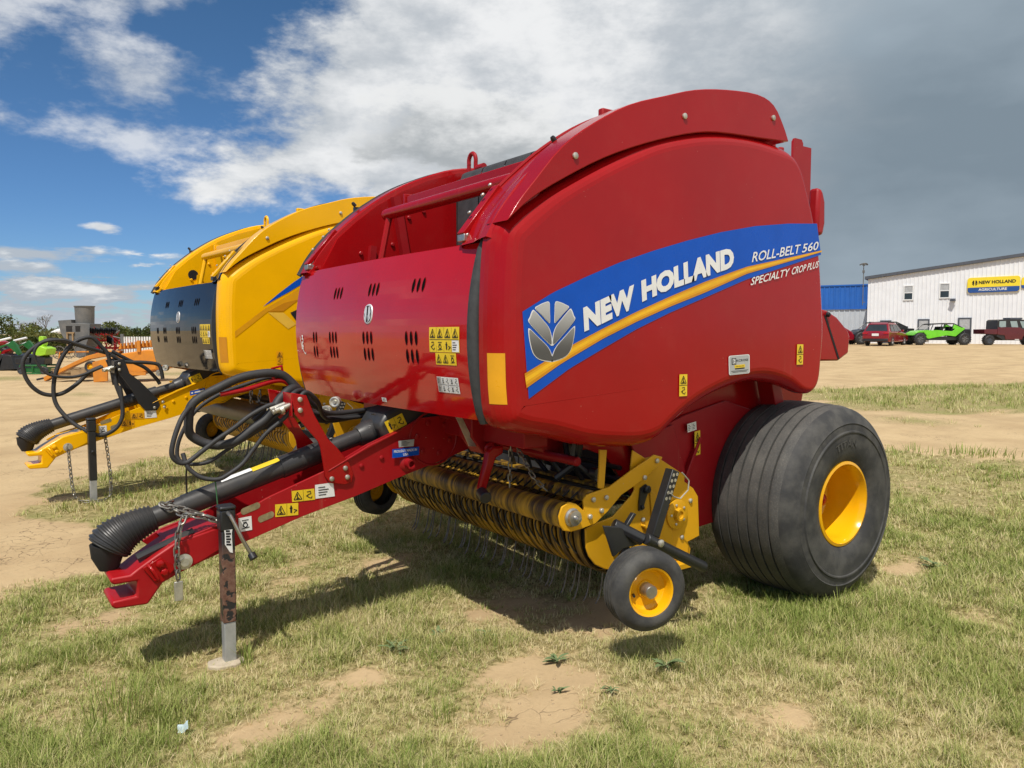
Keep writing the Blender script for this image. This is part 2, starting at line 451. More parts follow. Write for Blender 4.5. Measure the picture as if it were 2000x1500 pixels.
# ---------------------------------------------------------------- ground: one sheet, sandy yard with worn turf
def vnoise(x, y, seed):
    xi = np.floor(x).astype(np.int64); yi = np.floor(y).astype(np.int64); xf = x - xi; yf = y - yi
    def h(a, b):
        n = (a*374761393 + b*668265263 + seed*1442695041) & 0x7fffffff
        n = ((n ^ (n >> 13))*1274126177) & 0x7fffffff
        return ((n ^ (n >> 16)) & 0xffff)/65535.0
    u = xf*xf*(3-2*xf); v = yf*yf*(3-2*yf)
    return (h(xi, yi)*(1-u) + h(xi+1, yi)*u)*(1-v) + (h(xi, yi+1)*(1-u) + h(xi+1, yi+1)*u)*v


def fbm(x, y, sc, seed, o=4):
    r = 0; a = 0.5; t = 0
    for i in range(o): r = r + a*vnoise(x*sc*2**i, y*sc*2**i, seed+i*17); t += a; a *= 0.55
    return r/t


def ss(a, b, x): t = np.clip((x-a)/(b-a), 0, 1); return t*t*(3-2*t)


def polysd(x, y, poly):
    ins = np.zeros(x.shape, bool); d = np.full(x.shape, 1e9); n = len(poly)
    for i in range(n):
        (ax, ay), (bx, by) = poly[i], poly[(i+1) % n]
        c = ((ay > y) != (by > y)) & (x < (bx-ax)*(y-ay)/((by-ay) if by != ay else 1e-9) + ax); ins ^= c
        ex, ey = bx-ax, by-ay; t = np.clip(((x-ax)*ex + (y-ay)*ey)/(ex*ex+ey*ey), 0, 1)
        d = np.minimum(d, np.hypot(x-ax-t*ex, y-ay-t*ey))
    return np.where(ins, d, -d)


TURF = [(6.5, -1.1), (6.5, 7.0), (-6, 7.5), (-9, 3.0), (-6.0, 0.0), (-5.87, -.78), (-5.5, -1.3), (-4.8, -1.8), (-4.5, -6.5), (-0.76, -6.6), (.28, -6.2), (1.4, -6.3), (2.44, -5.3), (3.1, -4.47), (3.37, -3.4), (3.25, -1.8), (3.9, -1.5)]
VERGE = [(-13.2, -8.2), (-16.7, -7.6), (-26, -2.2), (-22, 2), (-12.7, -2.3), (-11.0, -3.1), (-10.3, -4.2), (-10.9, -5.9)]
SOIL = [(1.84, 1.30, .62, .30), (1.95, .98, .28, .20), (2.56, .72, .30, .14), (3.01, .85, .34, .16), (3.5, -2.44, .5, .7), (-.82, 1.25, .42, .20), (-.3, 1.94, .22, .2), (1.55, .32, .5, .34), (1.75, -.6, .5, .3), (2.93, .2, .22, .14), (2.2, 1.46, .3, .18), (1.15, .75, .5, .3), (2.55, -2.9, .5, .25), (1.35, 1.97, .22, .12), (3.35, -.7, .3, .2)]
LUSH = [(3.35, .6, .42, .26), (.3, 1.75, .7, .4), (-2.6, 1.9, 1.6, .9), (1.35, 1.3, .4, .2), (2.2, -.1, .5, .35), (.8, 1.35, .6, .22), (-.8, 2.6, .9, .5), (1.1, -4.5, .9, .6), (2.6, -3.4, .4, .5)]


def height(x, y):
    return 0.64*ss(-16, -56, x) + .05*ss(-1.2, -2.9, y)*ss(-14, -8, y)*ss(-12, -6, x) + (fbm(x, y, 1.1, 3, 3) - .5)*.05*ss(-30, -10, x) + (fbm(x, y, 7.0, 5, 3)-.5)*.018


def cover(x, y):
    n = fbm(x, y, 1.3, 11) - .5; n2 = fbm(x, y, 3.4, 23) - .5; n3 = fbm(x, y, .6, 31) - .5
    c = ss(-.30, .42, polysd(x, y, TURF) + n*1.0 + n2*.5)*(.77 + n*.7 + n2*.95 + (fbm(x, y, 8.0, 41, 2)-.5)*.7 + n3*.3)
    for (a, b, u, v) in SOIL: c = c - .72*np.exp(-(((x-a)/u)**2 + ((y-b)/v)**2)*1.5)*(1 + 1.6*n2 + n)
    for (a, b, u, v) in LUSH: c = c + .5*np.exp(-(((x-a)/u)**2 + ((y-b)/v)**2))*(1 + n2)
    c = np.maximum(c, ss(-.5, .7, polysd(x, y, VERGE) + n*2.4 + n2)*(.95 + n))
    c = np.maximum(c, .55*np.exp(-(((x+8.7)/.6)**2 + ((y+2.7)/.8)**2)))
    c = np.maximum(c, ss(.62, .75, fbm(x, y, .35, 77))*.5*ss(-4, -9, y)*ss(-16, -9, x))
    return np.clip(c, 0, 1)


def axis_coords(lo, hi, step, far):
    a = list(np.arange(lo, hi, step)); g = step; v = a[-1]; up = []
    while v < far: g *= 1.16; v += g; up.append(v)
    g = step; v = a[0]; dn = []
    while v > -far: g *= 1.16; v -= g; dn.append(v)
    return np.array(dn[::-1] + a + up)


gx = axis_coords(-3.2, 4.4, .05, 1500); gy = axis_coords(-6.5, 3.6, .05, 1500)
GX, GY = np.meshgrid(gx, gy); GZ = height(GX, GY); nx, ny = len(gx), len(gy)
me = bpy.data.meshes.new('ground'); co_ = np.stack([GX, GY, GZ], -1).reshape(-1, 3).astype(np.float32)
ii = (np.arange(ny-1)[:, None]*nx + np.arange(nx-1)[None, :]).reshape(-1)
qd = np.stack([ii, ii+1, ii+1+nx, ii+nx], -1).astype(np.int32)


def fast_mesh(me, co, quads=None, tris=None):
    loops = []; starts = []; tot = 0
    for a, k in ((quads, 4), (tris, 3)):
        if a is None or not len(a): continue
        loops.append(a.reshape(-1)); starts.append(tot + np.arange(len(a))*k); tot += len(a)*k
    me.vertices.add(len(co)); me.vertices.foreach_set('co', co.reshape(-1).astype(np.float32))
    lp = np.concatenate(loops).astype(np.int32); st = np.concatenate(starts).astype(np.int32)
    me.loops.add(len(lp)); me.loops.foreach_set('vertex_index', lp)
    me.polygons.add(len(st)); me.polygons.foreach_set('loop_start', st)
    me.update(calc_edges=True); me.validate()


fast_mesh(me, co_, qd)
at = me.attributes.new('cover', 'FLOAT', 'POINT'); at.data.foreach_set('value', cover(GX, GY).reshape(-1).astype(np.float32))
me.polygons.foreach_set('use_smooth', [True]*len(me.polygons))
ground = bpy.data.objects.new('ground', me); C.objects.link(ground); tag(ground, kind='structure')


def ground_mat():
    m, t, b = newmat('sandy_soil'); co = objco(t)
    a = t.nodes.new('ShaderNodeAttribute'); a.attribute_name = 'cover'; cv = S(t, a.outputs['Fac'])
    n = noise(t, co, .9, 8, .62); f = noise(t, co, 28.0, 6, .7); g = noise(t, co, 210.0, 3, .7)
    mp = t.nodes.new('ShaderNodeMapping'); mp.inputs['Scale'].default_value = (.16, 1.9, 1); mp.inputs['Rotation'].default_value = (0, 0, math.radians(-16)); t.links.new(co, mp.inputs[0])
    tr = noise(t, mp.outputs[0], 1.0, 7, .6)                        # wheel tracks across the yard
    soil = mixc(t, n.sm(.32, .7), (.57, .42, .235), (.45, .32, .175))
    soil = mixc(t, (f.sm(.5, .78)*.5 + g.sm(.55, .8)*.3), soil, (.32, .23, .13))
    soil = mixc(t, tr.sm(.5, .68)*.35, soil, (.39, .28, .155))
    straw = mixc(t, f.sm(.38, .62), (.43, .35, .17), (.20, .165, .065))  # thatch colour, darkened to paint in the shadow among the blades
    straw = mixc(t, n.sm(.45, .7)*.6, straw, (.26, .27, .085))
    vo = t.nodes.new('ShaderNodeTexVoronoi'); vo.feature = 'DISTANCE_TO_EDGE'; vo.inputs['Scale'].default_value = 9.0
    mx = t.nodes.new('ShaderNodeMix'); mx.data_type = 'VECTOR'; mx.inputs[0].default_value = .16
    nn = t.nodes.new('ShaderNodeTexNoise'); nn.inputs['Scale'].default_value = 7.0; t.links.new(co, nn.inputs['Vector'])
    t.links.new(co, mx.inputs[4]); t.links.new(nn.outputs['Color'], mx.inputs[5]); t.links.new(mx.outputs[1], vo.inputs['Vector'])
    crack = S(t, vo.outputs['Distance']).sm(.022, .006)*noise(t, co, 1.6, 3).sm(.5, .62)
    soil = mixc(t, crack*.7, soil, (.16, .11, .065))
    t.links.new(mixc(t, (cv + (f-.5)*.5).sm(.12, .55), soil, straw), b.inputs['Base Color'])
    b.inputs['Roughness'].default_value = .95; b.inputs['Specular IOR Level'].default_value = .1
    bump(t, b, f*.6 + g*.35 + tr*.8 - crack*.7, .55, .02); return m


me.materials.append(ground_mat())


def blades(N, box, seed, hmin, hmax, wd, per=9, flat=False, fall=3.0, power=1.2, rad=.014):
    """turf as small tufts placed by the turf map, every blade a curved tapered strip; or fallen straw"""
    r = np.random.default_rng(seed)
    x = r.uniform(box[0], box[1], N); y = r.uniform(box[2], box[3], N); d = np.hypot(x-CAM.x, y-CAM.y)
    c = cover(x, y); p = np.clip(c*1.1 - .07, 0, 1)*np.minimum(1, (fall/np.maximum(d, .1))**power)
    k = r.random(N) < p; x, y, d, c = x[k], y[k], d[k], c[k]; lush = ss(.55, 1.0, c); n = len(x)
    ht = r.uniform(hmin, hmax, n)*(.6 + .65*lush); tt = np.clip(r.normal(.51, .23, n) + (.45-lush)*.35 + (.5-fbm(x, y, 2.2, 91, 3))*1.0 + (.35 if flat else 0), 0, 1)
    m = 1 if flat else per
    rep = lambda a: np.repeat(a, m)
    cx, cy, d, ht, tt, lush = rep(x), rep(y), rep(d), rep(ht), rep(tt), rep(lush); n = len(cx)
    an = r.uniform(0, 2*np.pi, n); q = rad*np.sqrt(r.random(n))*np.clip(d/3, 1, 3); ux, uy = np.cos(an), np.sin(an)
    x = cx + ux*q; y = cy + uy*q; a2 = an + r.normal(0, .7, n); ux, uy = np.cos(a2), np.sin(a2)
    H = ht*r.uniform(.45, 1.15, n); wdt = wd*r.uniform(.6, 1.25, n)*np.clip(d/fall, 1, 3.2)
    lean = r.uniform(.2, 1.25, n) if not flat else r.uniform(1.5, 4.0, n)
    if flat: H = H*.28
    sxx, syy = -uy, ux; z = height(x, y) - .004 + (r.uniform(.002, .016, n) if flat else 0)
    def pt(t, side, w_):
        off = H*lean*(t**1.7)
        return np.stack([x + ux*off + sxx*side*w_, y + uy*off + syy*side*w_, z + H*(t - .18*t*t*np.minimum(lean, 1.2))], -1)
    P = np.stack([pt(0, -1, wdt), pt(0, 1, wdt), pt(.5, -1, wdt*.75), pt(.5, 1, wdt*.75), pt(1., 0, wdt)], 1)
    b = (np.arange(n)*5)[:, None]; tone = np.clip(tt + r.normal(0, .27, n), 0, 1)
    return P.reshape(-1, 3), b + np.array([[0, 1, 3, 2]]), b + np.array([[2, 3, 4]]), np.repeat(tone, 5)


def grass_object():
    V, Q, T, A = [], [], [], []; o = 0
    for args in (dict(N=95000, box=(-2.6, 4.2, -1.5, 3.3), seed=1, hmin=.022, hmax=.068, wd=.0012),
                 dict(N=130000, box=(-2.6, 4.2, -1.5, 3.3), seed=2, hmin=.03, hmax=.085, wd=.0009, flat=True),
                 dict(N=76000, box=(-7.5, 4.6, -7.5, 5.5), seed=3, hmin=.03, hmax=.085, wd=.0014, per=11, fall=4.0),
                 dict(N=12000, box=(-26, -7, -10, 5), seed=4, hmin=.06, hmax=.17, wd=.0022, per=9, fall=9.0, power=.6, rad=.03)):
        p, q, t, a = blades(**args); V.append(p); Q.append(q+o); T.append(t+o); A.append(a); o += len(p)
    # taller clumps
    r = np.random.default_rng(9); P = []; tn = []
    for (cx, cy, rad, n, hh) in ((3.42, .47, .11, 70, .17), (3.30, .60, .12, 50, .13), (3.40, .30, .10, 40, .12), (3.5, .6, .1, 30, .12), (2.88, .27, .03, 34, .11), (2.86, .20, .02, 20, .10), (.15, 1.42, .2, 130, .12), (-.1, 1.3, .12, 90, .12), (.45, 1.47, .15, 80, .1), (2.45, 1.2, .06, 40, .08), (1.3, 1.5, .15, 90, .09), (-5.9, -.6, .3, 60, .15), (-6.1, -.35, .3, 50, .13), (-5.6, -1.0, .3, 40, .12), (-2.7, -4.2, .4, 150, .3)):
        for i in range(n):
            a = r.uniform(0, 6.28); q = rad*math.sqrt(r.random()); x = cx+q*math.cos(a); y = cy+q*math.sin(a); h = hh*r.uniform(.5, 1.1)
            w = .0016*max(1, math.hypot(x-CAM.x, y-CAM.y)/3.5); a2 = a + r.normal(0, .8); ux, uy = math.cos(a2), math.sin(a2); le = r.uniform(.1, .7)
            z = float(height(np.array([x]), np.array([y]))[0])
            for t, sd_, ww in ((0, -1, w), (0, 1, w), (.5, -1, w*.8), (.5, 1, w*.8), (1, 0, 0)):
                off = h*le*t**1.7; P.append((x+ux*off-uy*sd_*ww, y+uy*off+ux*sd_*ww, z+h*(t-.18*t*t*le)))
            tn += [float(np.clip(r.normal(.12, .15), 0, 1))]*5
    n = len(P)//5; b = (np.arange(n)*5)[:, None] + o
    V.append(np.array(P)); Q.append(b + np.array([[0, 1, 3, 2]])); T.append(b + np.array([[2, 3, 4]])); A.append(np.array(tn))
    me = bpy.data.meshes.new('grass'); fast_mesh(me, np.concatenate(V), np.concatenate(Q), np.concatenate(T))
    at = me.attributes.new('tone', 'FLOAT', 'POINT'); at.data.foreach_set('value', np.concatenate(A).astype(np.float32))
    m, t, bs = newmat('grass_blades'); a = t.nodes.new('ShaderNodeAttribute'); a.attribute_name = 'tone'; k = S(t, a.outputs['Fac'])
    c = mixc(t, k.sm(0.0, .5), (.20, .26, .048), (.44, .44, .145)); c = mixc(t, k.sm(.45, .95), c, (.68, .57, .32))
    t.links.new(c, bs.inputs['Base Color']); bs.inputs['Roughness'].default_value = .6; bs.inputs['Specular IOR Level'].default_value = .25
    tr = t.nodes.new('ShaderNodeBsdfTranslucent'); t.links.new(c, tr.inputs[0]); ms = t.nodes.new('ShaderNodeMixShader'); ms.inputs[0].default_value = .16
    t.links.new(bs.outputs[0], ms.inputs[1]); t.links.new(tr.outputs[0], ms.inputs[2]); t.links.new(ms.outputs[0], t.nodes['Material Output'].inputs[0])
    me.materials.append(m); ob = bpy.data.objects.new('grass', me); C.objects.link(ob)
    return tag(ob, 'short patchy green and straw coloured grass over the sandy yard', 'grass', kind='stuff')


grass_object()


# ---------------------------------------------------------------- the two round balers
SIDE = [(2.145, 1.10), (2.165, 1.25), (2.17, 1.45), (2.165, 1.65), (2.145, 1.84), (2.085, 1.918), (1.965, 2.0), (1.81, 2.085), (1.58, 2.203), (1.335, 2.312), (1.125, 2.374), (.915, 2.416), (.68, 2.436), (.455, 2.430), (.32, 2.40), (.23, 2.33), (.16, 2.205), (.095, 2.06), (.035, 1.872), (0., 1.655), (-.02, 1.46), (-.01, 1.318), (.01, 1.188), (.07, 1.128), (.16, 1.13), (.30, 1.176), (.52, 1.207), (.72, 1.188), (.92, 1.137), (1.065, 1.077), (1.17, 1.017), (1.255, .965), (1.36, .942), (1.50, .945), (1.71, .972), (1.90, 1.022), (2.06, 1.055)]
DEF_OUT = [(2.13, 1.885), (2.075, 1.965), (1.985, 2.068), (1.855, 2.207), (1.69, 2.323), (1.485, 2.433), (1.262, 2.51), (1.064, 2.572), (.845, 2.612), (.61, 2.632), (.475, 2.602), (.39, 2.512), (.345, 2.44)]
DEF_IN = [(2.13, 1.885), (2.01, 1.983), (1.85, 2.077), (1.63, 2.188), (1.387, 2.282), (1.123, 2.362), (.912, 2.402), (.60, 2.422), (.345, 2.438)]
FEND = [(2.135, 1.82), (2.07, 1.93), (1.97, 2.05), (1.85, 2.16), (1.71, 2.27), (1.53, 2.385), (1.34, 2.475), (1.10, 2.56), (.80, 2.60), (.5, 2.58)]


def bolts(items, parent, mt='zinc'):
    for (c, ax, r, h) in items: MB().bolt(c, ax, r, h).build('bolt', mt, parent)


def doorX(y, z): return 2.11 + .055*(1 - ((z-1.44)/.36)**2) + .03*(1 - y*y)


def door_map(y0, y1, z0, z1):
    """u runs to the viewer's right, which is +y"""
    return lambda u, v, h=0.0: Vector((doorX(y0+(y1-y0)*u, z0+(z1-z0)*v) + h, y0+(y1-y0)*u, z0+(z1-z0)*v))


def side_map(xl, xr, zb, zt, y=1.203): return lambda u, v, h=0.0: Vector((xl+(xr-xl)*u, y+h, zb+(zt-zb)*v))


def panel_mesh(sgn):
    far = lambda x: x - .105*min(1, max(0, (x-1.3)/.7)) if sgn < 0 else x     # the far panel sits a little further back at the door
    P = catmull([(far(x), 0, z) for x, z in SIDE], 4, True); n = len(P); N = []
    for i in range(n):
        d = P[(i+1) % n] - P[i-1]; N.append(Vector((d.z, 0, -d.x)).normalized())
    c = Vector((1.1, 0, 1.7)); 
    if sum((P[i]-c).dot(N[i]) for i in range(n)) < 0: N = [-v for v in N]
    for _ in range(6): N = [(N[i-1] + N[i]*2 + N[(i+1) % n]).normalized() for i in range(n)]
    R = []
    for p in P: R.append((.10 if p.x > 1.95 else .072) if p.x > .45 and p.z > 1.1 else (.075 if p.x > .3 else .035))
    for _ in range(10): R = [(R[i-1] + R[i]*2 + R[(i+1) % n])/4 for i in range(n)]
    mb = MB(); rings = []
    for k in range(8):
        a = PI/2*k/7; rings.append([Vector((P[i].x - N[i].x*R[i]*(1-math.cos(a)), sgn*(1.20 - R[i]*1.15*(1-math.sin(a))), P[i].z - N[i].z*R[i]*(1-math.cos(a)))) for i in range(n)])
    back = [Vector((P[i].x, sgn*(1.20 - R[i]*1.15 - .03), P[i].z)) for i in range(n)]
    inner = [Vector((P[i].x - N[i].x*(R[i]+.03), sgn*1.20, P[i].z - N[i].z*(R[i]+.03))) for i in range(n)]
    seq = [back] + rings + [inner]
    for a, b in zip(seq[:-1], seq[1:]): mb.strip(a, b, True)
    mb.add(inner, [tuple(range(n))]); return mb


def big_wheel(root, y, out):
    r_ = MB().lathe([(.232, .0), (.236, .006), (.232, .018), (.217, .022), (.205, .0), (.198, -.03), (.196, -.10), (.182, -.125), (.172, -.19), (.15, -.205), (.08, -.20), (.075, -.19), (.02, -.19)][::1], (0, y, .53), (0, out, 0), 56)
    wheel = r_.build('wheel', 'rim', root, ang=30)
    g = []                                                              # ribbed tread across the tyre
    for i in range(6):
        h = -.085 - i*.062; g += [(.531 + .009*math.sin(PI*(i+.05)/6), h+.014), (.531+.009*math.sin(PI*i/6), h+.006), (.513, h+.0035), (.513, h-.0035), (.531+.009*math.sin(PI*i/6), h-.006)]
    prof = [(.222, 0), (.245, .022), (.29, .038), (.34, .042), (.385, .041), (.39, .046), (.397, .046), (.402, .038), (.435, .034), (.44, .038), (.446, .033), (.475, .020), (.503, -.004), (.520, -.030), (.527, -.06)] + g + [(.527, -.445), (.508, -.48), (.45, -.50), (.36, -.515), (.27, -.50), (.225, -.47)]
    t = MB().lathe(prof, (0, y, .53), (0, out, 0), 96); mi = []
    npf = len(prof); t.mi = [1 if (i//96) < 13 else 0 for i in range(len(t.f))]
    ty = t.build('tyre', ['tyre', 'tyre_side'], wheel, ang=32)
    for s_, a0, span in (('TITAN', 84, 34),):
        rr = (.315, .355) if s_ == 'TITAN' else (.262, .285)
        lt = MB()
        text(lt, s_, lambda u, v: Vector(((rr[0]+(rr[1]-rr[0])*v)*math.cos(math.radians(a0+span*(u-.5))), y + out*.0448, .53+(rr[0]+(rr[1]-rr[0])*v)*math.sin(math.radians(a0+span*(u-.5))))), .02)
        lt.build('tyre_lettering', 'tyre', wheel)
    hb = MB().lathe([(.04, -.20), (.04, -.13), (.032, -.105), (.015, -.097), (.001, -.096)], (0, y, .53), (0, out, 0), 20)
    for k in range(8):
        a = k*PI/4; hb.bolt((.1*math.cos(a), y-.203*out, .53+.1*math.sin(a)), (0, out, 0), .011, .014)
    hb.build('hub', 'red', wheel)


def gauge_wheel(root, c, axis, sg):
    ax = Vector(axis).normalized(); K = .955
    rim = MB().lathe([(.106, .055), (.109, .058), (.106, .064), (.099, .060), (.092, .045), (.088, .02), (.075, .008), (.04, .006), (.036, .012), (.005, .012)], c, ax, 40)
    w = rim.build('gauge_wheel', 'rim', root, ang=30)
    prof = [(.104, .052), (.115, .066), (.135, .072), (.155, .068), (.168, .058), (.178, .046)]
    for h in (.036, .012, -.012, -.036): prof += [(.185-.1*abs(h)**1.4, h+.007), (.178, h+.004), (.178, h-.004), (.185-.1*abs(h)**1.4, h-.007)]
    prof += [(.178, -.05), (.165, -.062), (.14, -.072), (.11, -.06)]
    t = MB().lathe([(r*K, h) for r, h in prof], c, ax, 64); t.build('tyre', 'tyre_side', w, ang=30)
    MB().lathe([(.03, .01), (.03, .06), (.026, .066), (.001, .067)], c, ax, 20).build('hub', 'steel', w)
    u = ax.orthogonal().normalized(); v = ax.cross(u)
    MB().cyl(Vector(c)+u*.03+v*.055+ax*.012, Vector(c)+u*.035+v*.06+ax*.032, .006).build('valve', 'black', w)
    return w


def build_baler(root, k):
    yb = k == 'yellow'; body = 'yellow' if yb else 'red'; dull = 'yellow' if yb else 'red_matt'
    # --- side panels with their printing
    panels = [panel_mesh(s).build('side_panel', body, root, ang=50) for s in (1, -1)]; sp = panels[0]
    if not yb:
        bt = interp([(2.09, 1.522), (1.912, 1.615), (1.732, 1.687), (1.54, 1.757), (1.334, 1.82), (1.113, 1.88), (.874, 1.937), (.617, 1.986), (.337, 2.022), (.05, 2.045)])
        bb = interp([(2.055, 1.178), (1.821, 1.306), (1.634, 1.387), (1.434, 1.471), (1.219, 1.548), (.989, 1.62), (.675, 1.72), (.035, 1.88)])
        st = interp([(2.07, 1.285), (1.794, 1.41), (1.635, 1.473), (1.435, 1.548), (1.221, 1.621), (.991, 1.695), (.677, 1.782), (.035, 1.903)])
        sb = interp([(2.065, 1.223), (1.866, 1.328), (1.634, 1.43), (1.434, 1.504), (1.22, 1.575), (.989, 1.644), (.676, 1.747), (.035, 1.894)])
        def band(top, bot, h, xa=(2.062, 2.03), xb=(.085, .04)):
            def f(u, v):
                x0 = xa[1] + (xa[0]-xa[1])*v; x1 = xb[1] + (xb[0]-xb[1])*v; x = x0 + (x1-x0)*u
                return Vector((x, 1.2+h, bot(x) + (top(x)-bot(x))*v))
            return f
        MB().grid(band(bt, bb, .0022), 60, 4).build('decal_band', 'blue', sp)
        sm_ = MB()
        for i, (v0, v1) in enumerate(((0, .22), (.22, .42), (.42, .68), (.68, .84), (.84, 1))):
            g_ = band(st, sb, .0036, (2.052, 2.042), (.036, .036)); sm_.m((1, 2, 0, 2, 1)[i]).grid(lambda u, v: g_(u, v0 + (v1-v0)*v), 60, 1)
        sm_.build('decal_stripe', ['stripe', 'stripe_edge', 'stripe_mid'], sp)
        zb = interp([(1.74, 1.458), (1.645, 1.491), (1.466, 1.559), (1.399, 1.592), (1.243, 1.645), (1.137, 1.674), (.967, 1.722), (.857, 1.753), (.77, 1.774)])
        zt = interp([(1.76, 1.551), (1.60, 1.610), (1.442, 1.668), (1.406, 1.684), (1.111, 1.784), (.95, 1.830), (.822, 1.862), (.76, 1.874)])
        lt = MB()
        for s_, x0, x1 in (('NEW', 1.742, 1.448), ('HOLLAND', 1.405, .776)):
            text(lt, s_, lambda u, v: Vector((x0+(x1-x0)*u+.008*v, 1.2052, zb(x0+(x1-x0)*u) + (zt(x0+(x1-x0)*u) - zb(x0+(x1-x0)*u))*v)), .062)
        lt.build('brand_lettering', 'white', sp)
        for s_, x0, x1, b0, b1, t0, t1 in (('ROLL-BELT', .641, .245, 1.805, 1.874, 1.857, 1.923), ('560', .222, .078, 1.878, 1.903, 1.926, 1.950), ('SPECIALTY', .648, .335, 1.690, 1.752, 1.731, 1.793), ('CROP', .312, .188, 1.757, 1.783, 1.798, 1.822), ('PLUS', .172, .072, 1.786, 1.808, 1.826, 1.846)):
            text(MB(), s_, lambda u, v: Vector((x0+(x1-x0)*u-.014*v, 1.2052, b0+(b1-b0)*u + (t0+(t1-t0)*u - b0-(b1-b0)*u)*v)), .012).build('model_lettering', 'white', sp)
        em = MB(); eo = MB()
        leaf = [[(195, 520), (215, 503), (245, 489), (275, 486), (279, 540), (280, 602), (268, 600), (232, 560)],
                [(160, 598), (166, 570), (181, 532), (198, 540), (240, 590), (272, 632), (288, 680), (292, 733), (279, 733), (220, 670)],
                [(158, 645), (168, 640), (215, 690), (262, 740), (285, 780), (298, 832), (268, 833), (215, 815), (182, 775), (164, 705)]]
        for pl_ in leaf:
            for mir in (0, 1):
                q = [((587-x if mir else x), y_) for x, y_ in pl_]
                f = lambda x, y_, h: Vector((2.031 - (x-160)/265*.234 , 1.2+h, 1.578 - (y_-485)/353*.241 + (x-292)/265*.010))
                ctr = (sum(a for a, b in q)/len(q), sum(b for a, b in q)/len(q))
                C2 = catmull([(x, y_, 0) for x, y_ in q], 3, True)
                eo.add([f(ctr[0]+(p.x-ctr[0])*1.03, ctr[1]+(p.y-ctr[1])*1.03, .0038) for p in C2], [tuple(range(len(C2)))])
                em.add([f(p.x if True else 0, p.y, .0050) for p in [Vector((ctr[0]+(p.x-ctr[0])*.95, ctr[1]+(p.y-ctr[1])*.95, 0)) for p in C2]], [tuple(range(len(C2)))])
        e_ = em.build('emblem', 'emblem', sp); eo.build('emblem_outline', 'white', sp)
        sticker('warning_sticker', sp, side_map(1.157, 1.103, 1.160, 1.262), 1, 2, ['tri', 'hand'])
        sticker('warning_sticker', sp, side_map(.243, .187, 1.286, 1.394), 1, 2, ['tri', 'hand'])
        # dealer's sticker: silver with rounded corners
        f = quadmap((.806, 1.203, 1.342), (.643, 1.203, 1.348), (.800, 1.203, 1.247), (.639, 1.203, 1.253), (0, 1, 0))
        rr = [(cx+.07*math.cos(a), cy+.1*math.sin(a)) for cx, cy, a0 in ((.93, .9, 0), (.07, .9, 90), (.07, .1, 180), (.93, .1, 270)) for a in [math.radians(a0+i*18) for i in range(6)]]
        ds = MB().add([f(u, v, .0015) for u, v in rr], [tuple(range(len(rr)))])
        ds.m(3).add([f(.5+(u-.5)*.94, .5+(v-.5)*.94, .0022) for u, v in rr], [tuple(range(len(rr)))])
        ds.m(1); rect(ds, f, .13, .34, .52, .86, .003); ds.m(2); rect(ds, f, .17, .30, .56, .82, .0036); ds.m(1)
        text(ds, 'E', lambda u, v: f(.19+.10*u, .59+.2*v, .0042)); text(ds, 'KCROSS', lambda u, v: f(.36+.56*u, .66+.12*v, .003), .01)
        ds.m(4); rect(ds, f, .26, .76, .34, .50, .003); ds.m(1); text(ds, 'NEW HOLLAND', lambda u, v: f(.31+.40*u, .39+.06*v, .0036)); rect(ds, f, .28, .74, .27, .33, .003)
        for i, (a, b) in enumerate(((.1, .92), (.16, .84))): line(ds, f, [(a, .19-.06*i), (b, .19-.06*i)], .012, .003)
        ds.build('dealer_sticker', ['white', 'ink', 'white', 'silver', 'stick'], sp)
    else:
        d = MB(); Y = 1.2025
        def pg(pts, i, h): d.m(i).add([(x, Y+h, z) for x, z in pts], [tuple(range(len(pts)))])
        pg([(1.84, 1.62), (1.70, 1.735), (1.58, 1.825), (1.47, 1.90), (1.20, 2.04), (.8, 2.16), (.45, 2.2), (.45, 2.12), (.8, 2.07), (1.2, 1.95), (1.48, 1.83), (1.62, 1.745), (1.72, 1.69)], 0, 0)
        pg([(2.07, 1.42), (1.83, 1.60), (1.62, 1.72), (1.48, 1.81), (1.2, 1.92), (1.2, 1.85), (1.53, 1.69), (1.80, 1.58), (2.07, 1.37)], 1, 0)
        pg([(1.80, 1.58), (1.67, 1.585), (1.53, 1.69), (1.66, 1.655)], 3, .0006)
        pg([(1.80, 1.575), (1.67, 1.575), (1.56, 1.48), (1.63, 1.44)], 2, 0)
        pg([(1.61, 1.575), (1.2, 1.76), (1.2, 1.6), (1.55, 1.495)], 4, .001)
        d.build('decal_band', ['blue', 'amber', 'pale', 'ochre', 'ink'], sp)
        sticker('warning_sticker', sp, side_map(1.735, 1.685, 1.155, 1.255), 1, 2, ['tri', 'hand'], ('amber', 'ink', 'white'))
    MB().grid(lambda u, v: Vector((2.155 - .042*u + .012*math.sin(PI*v)*0 + (.012 if v > .5 else 0)*(2*v-1), 1.135 + .058*u, 1.17+.204*v)), 4, 4)
    # reflector on the rounded front corner: follows the corner arc
    P = panel_mesh(1)
    def corner(u, v):
        a = math.radians(14 + 40*u); z = 1.172 + .202*v; xf = float(np.interp(z, [1.1, 1.25, 1.45], [2.152, 2.166, 2.172]))
        return Vector((xf - .10*(1-math.cos(a)) + .004*math.cos(a), 1.20 - .115*(1-math.sin(a)) + .004*math.sin(a), z))
    MB().grid(corner, 6, 6).build('reflector', 'ochre' if yb else 'amber', sp)
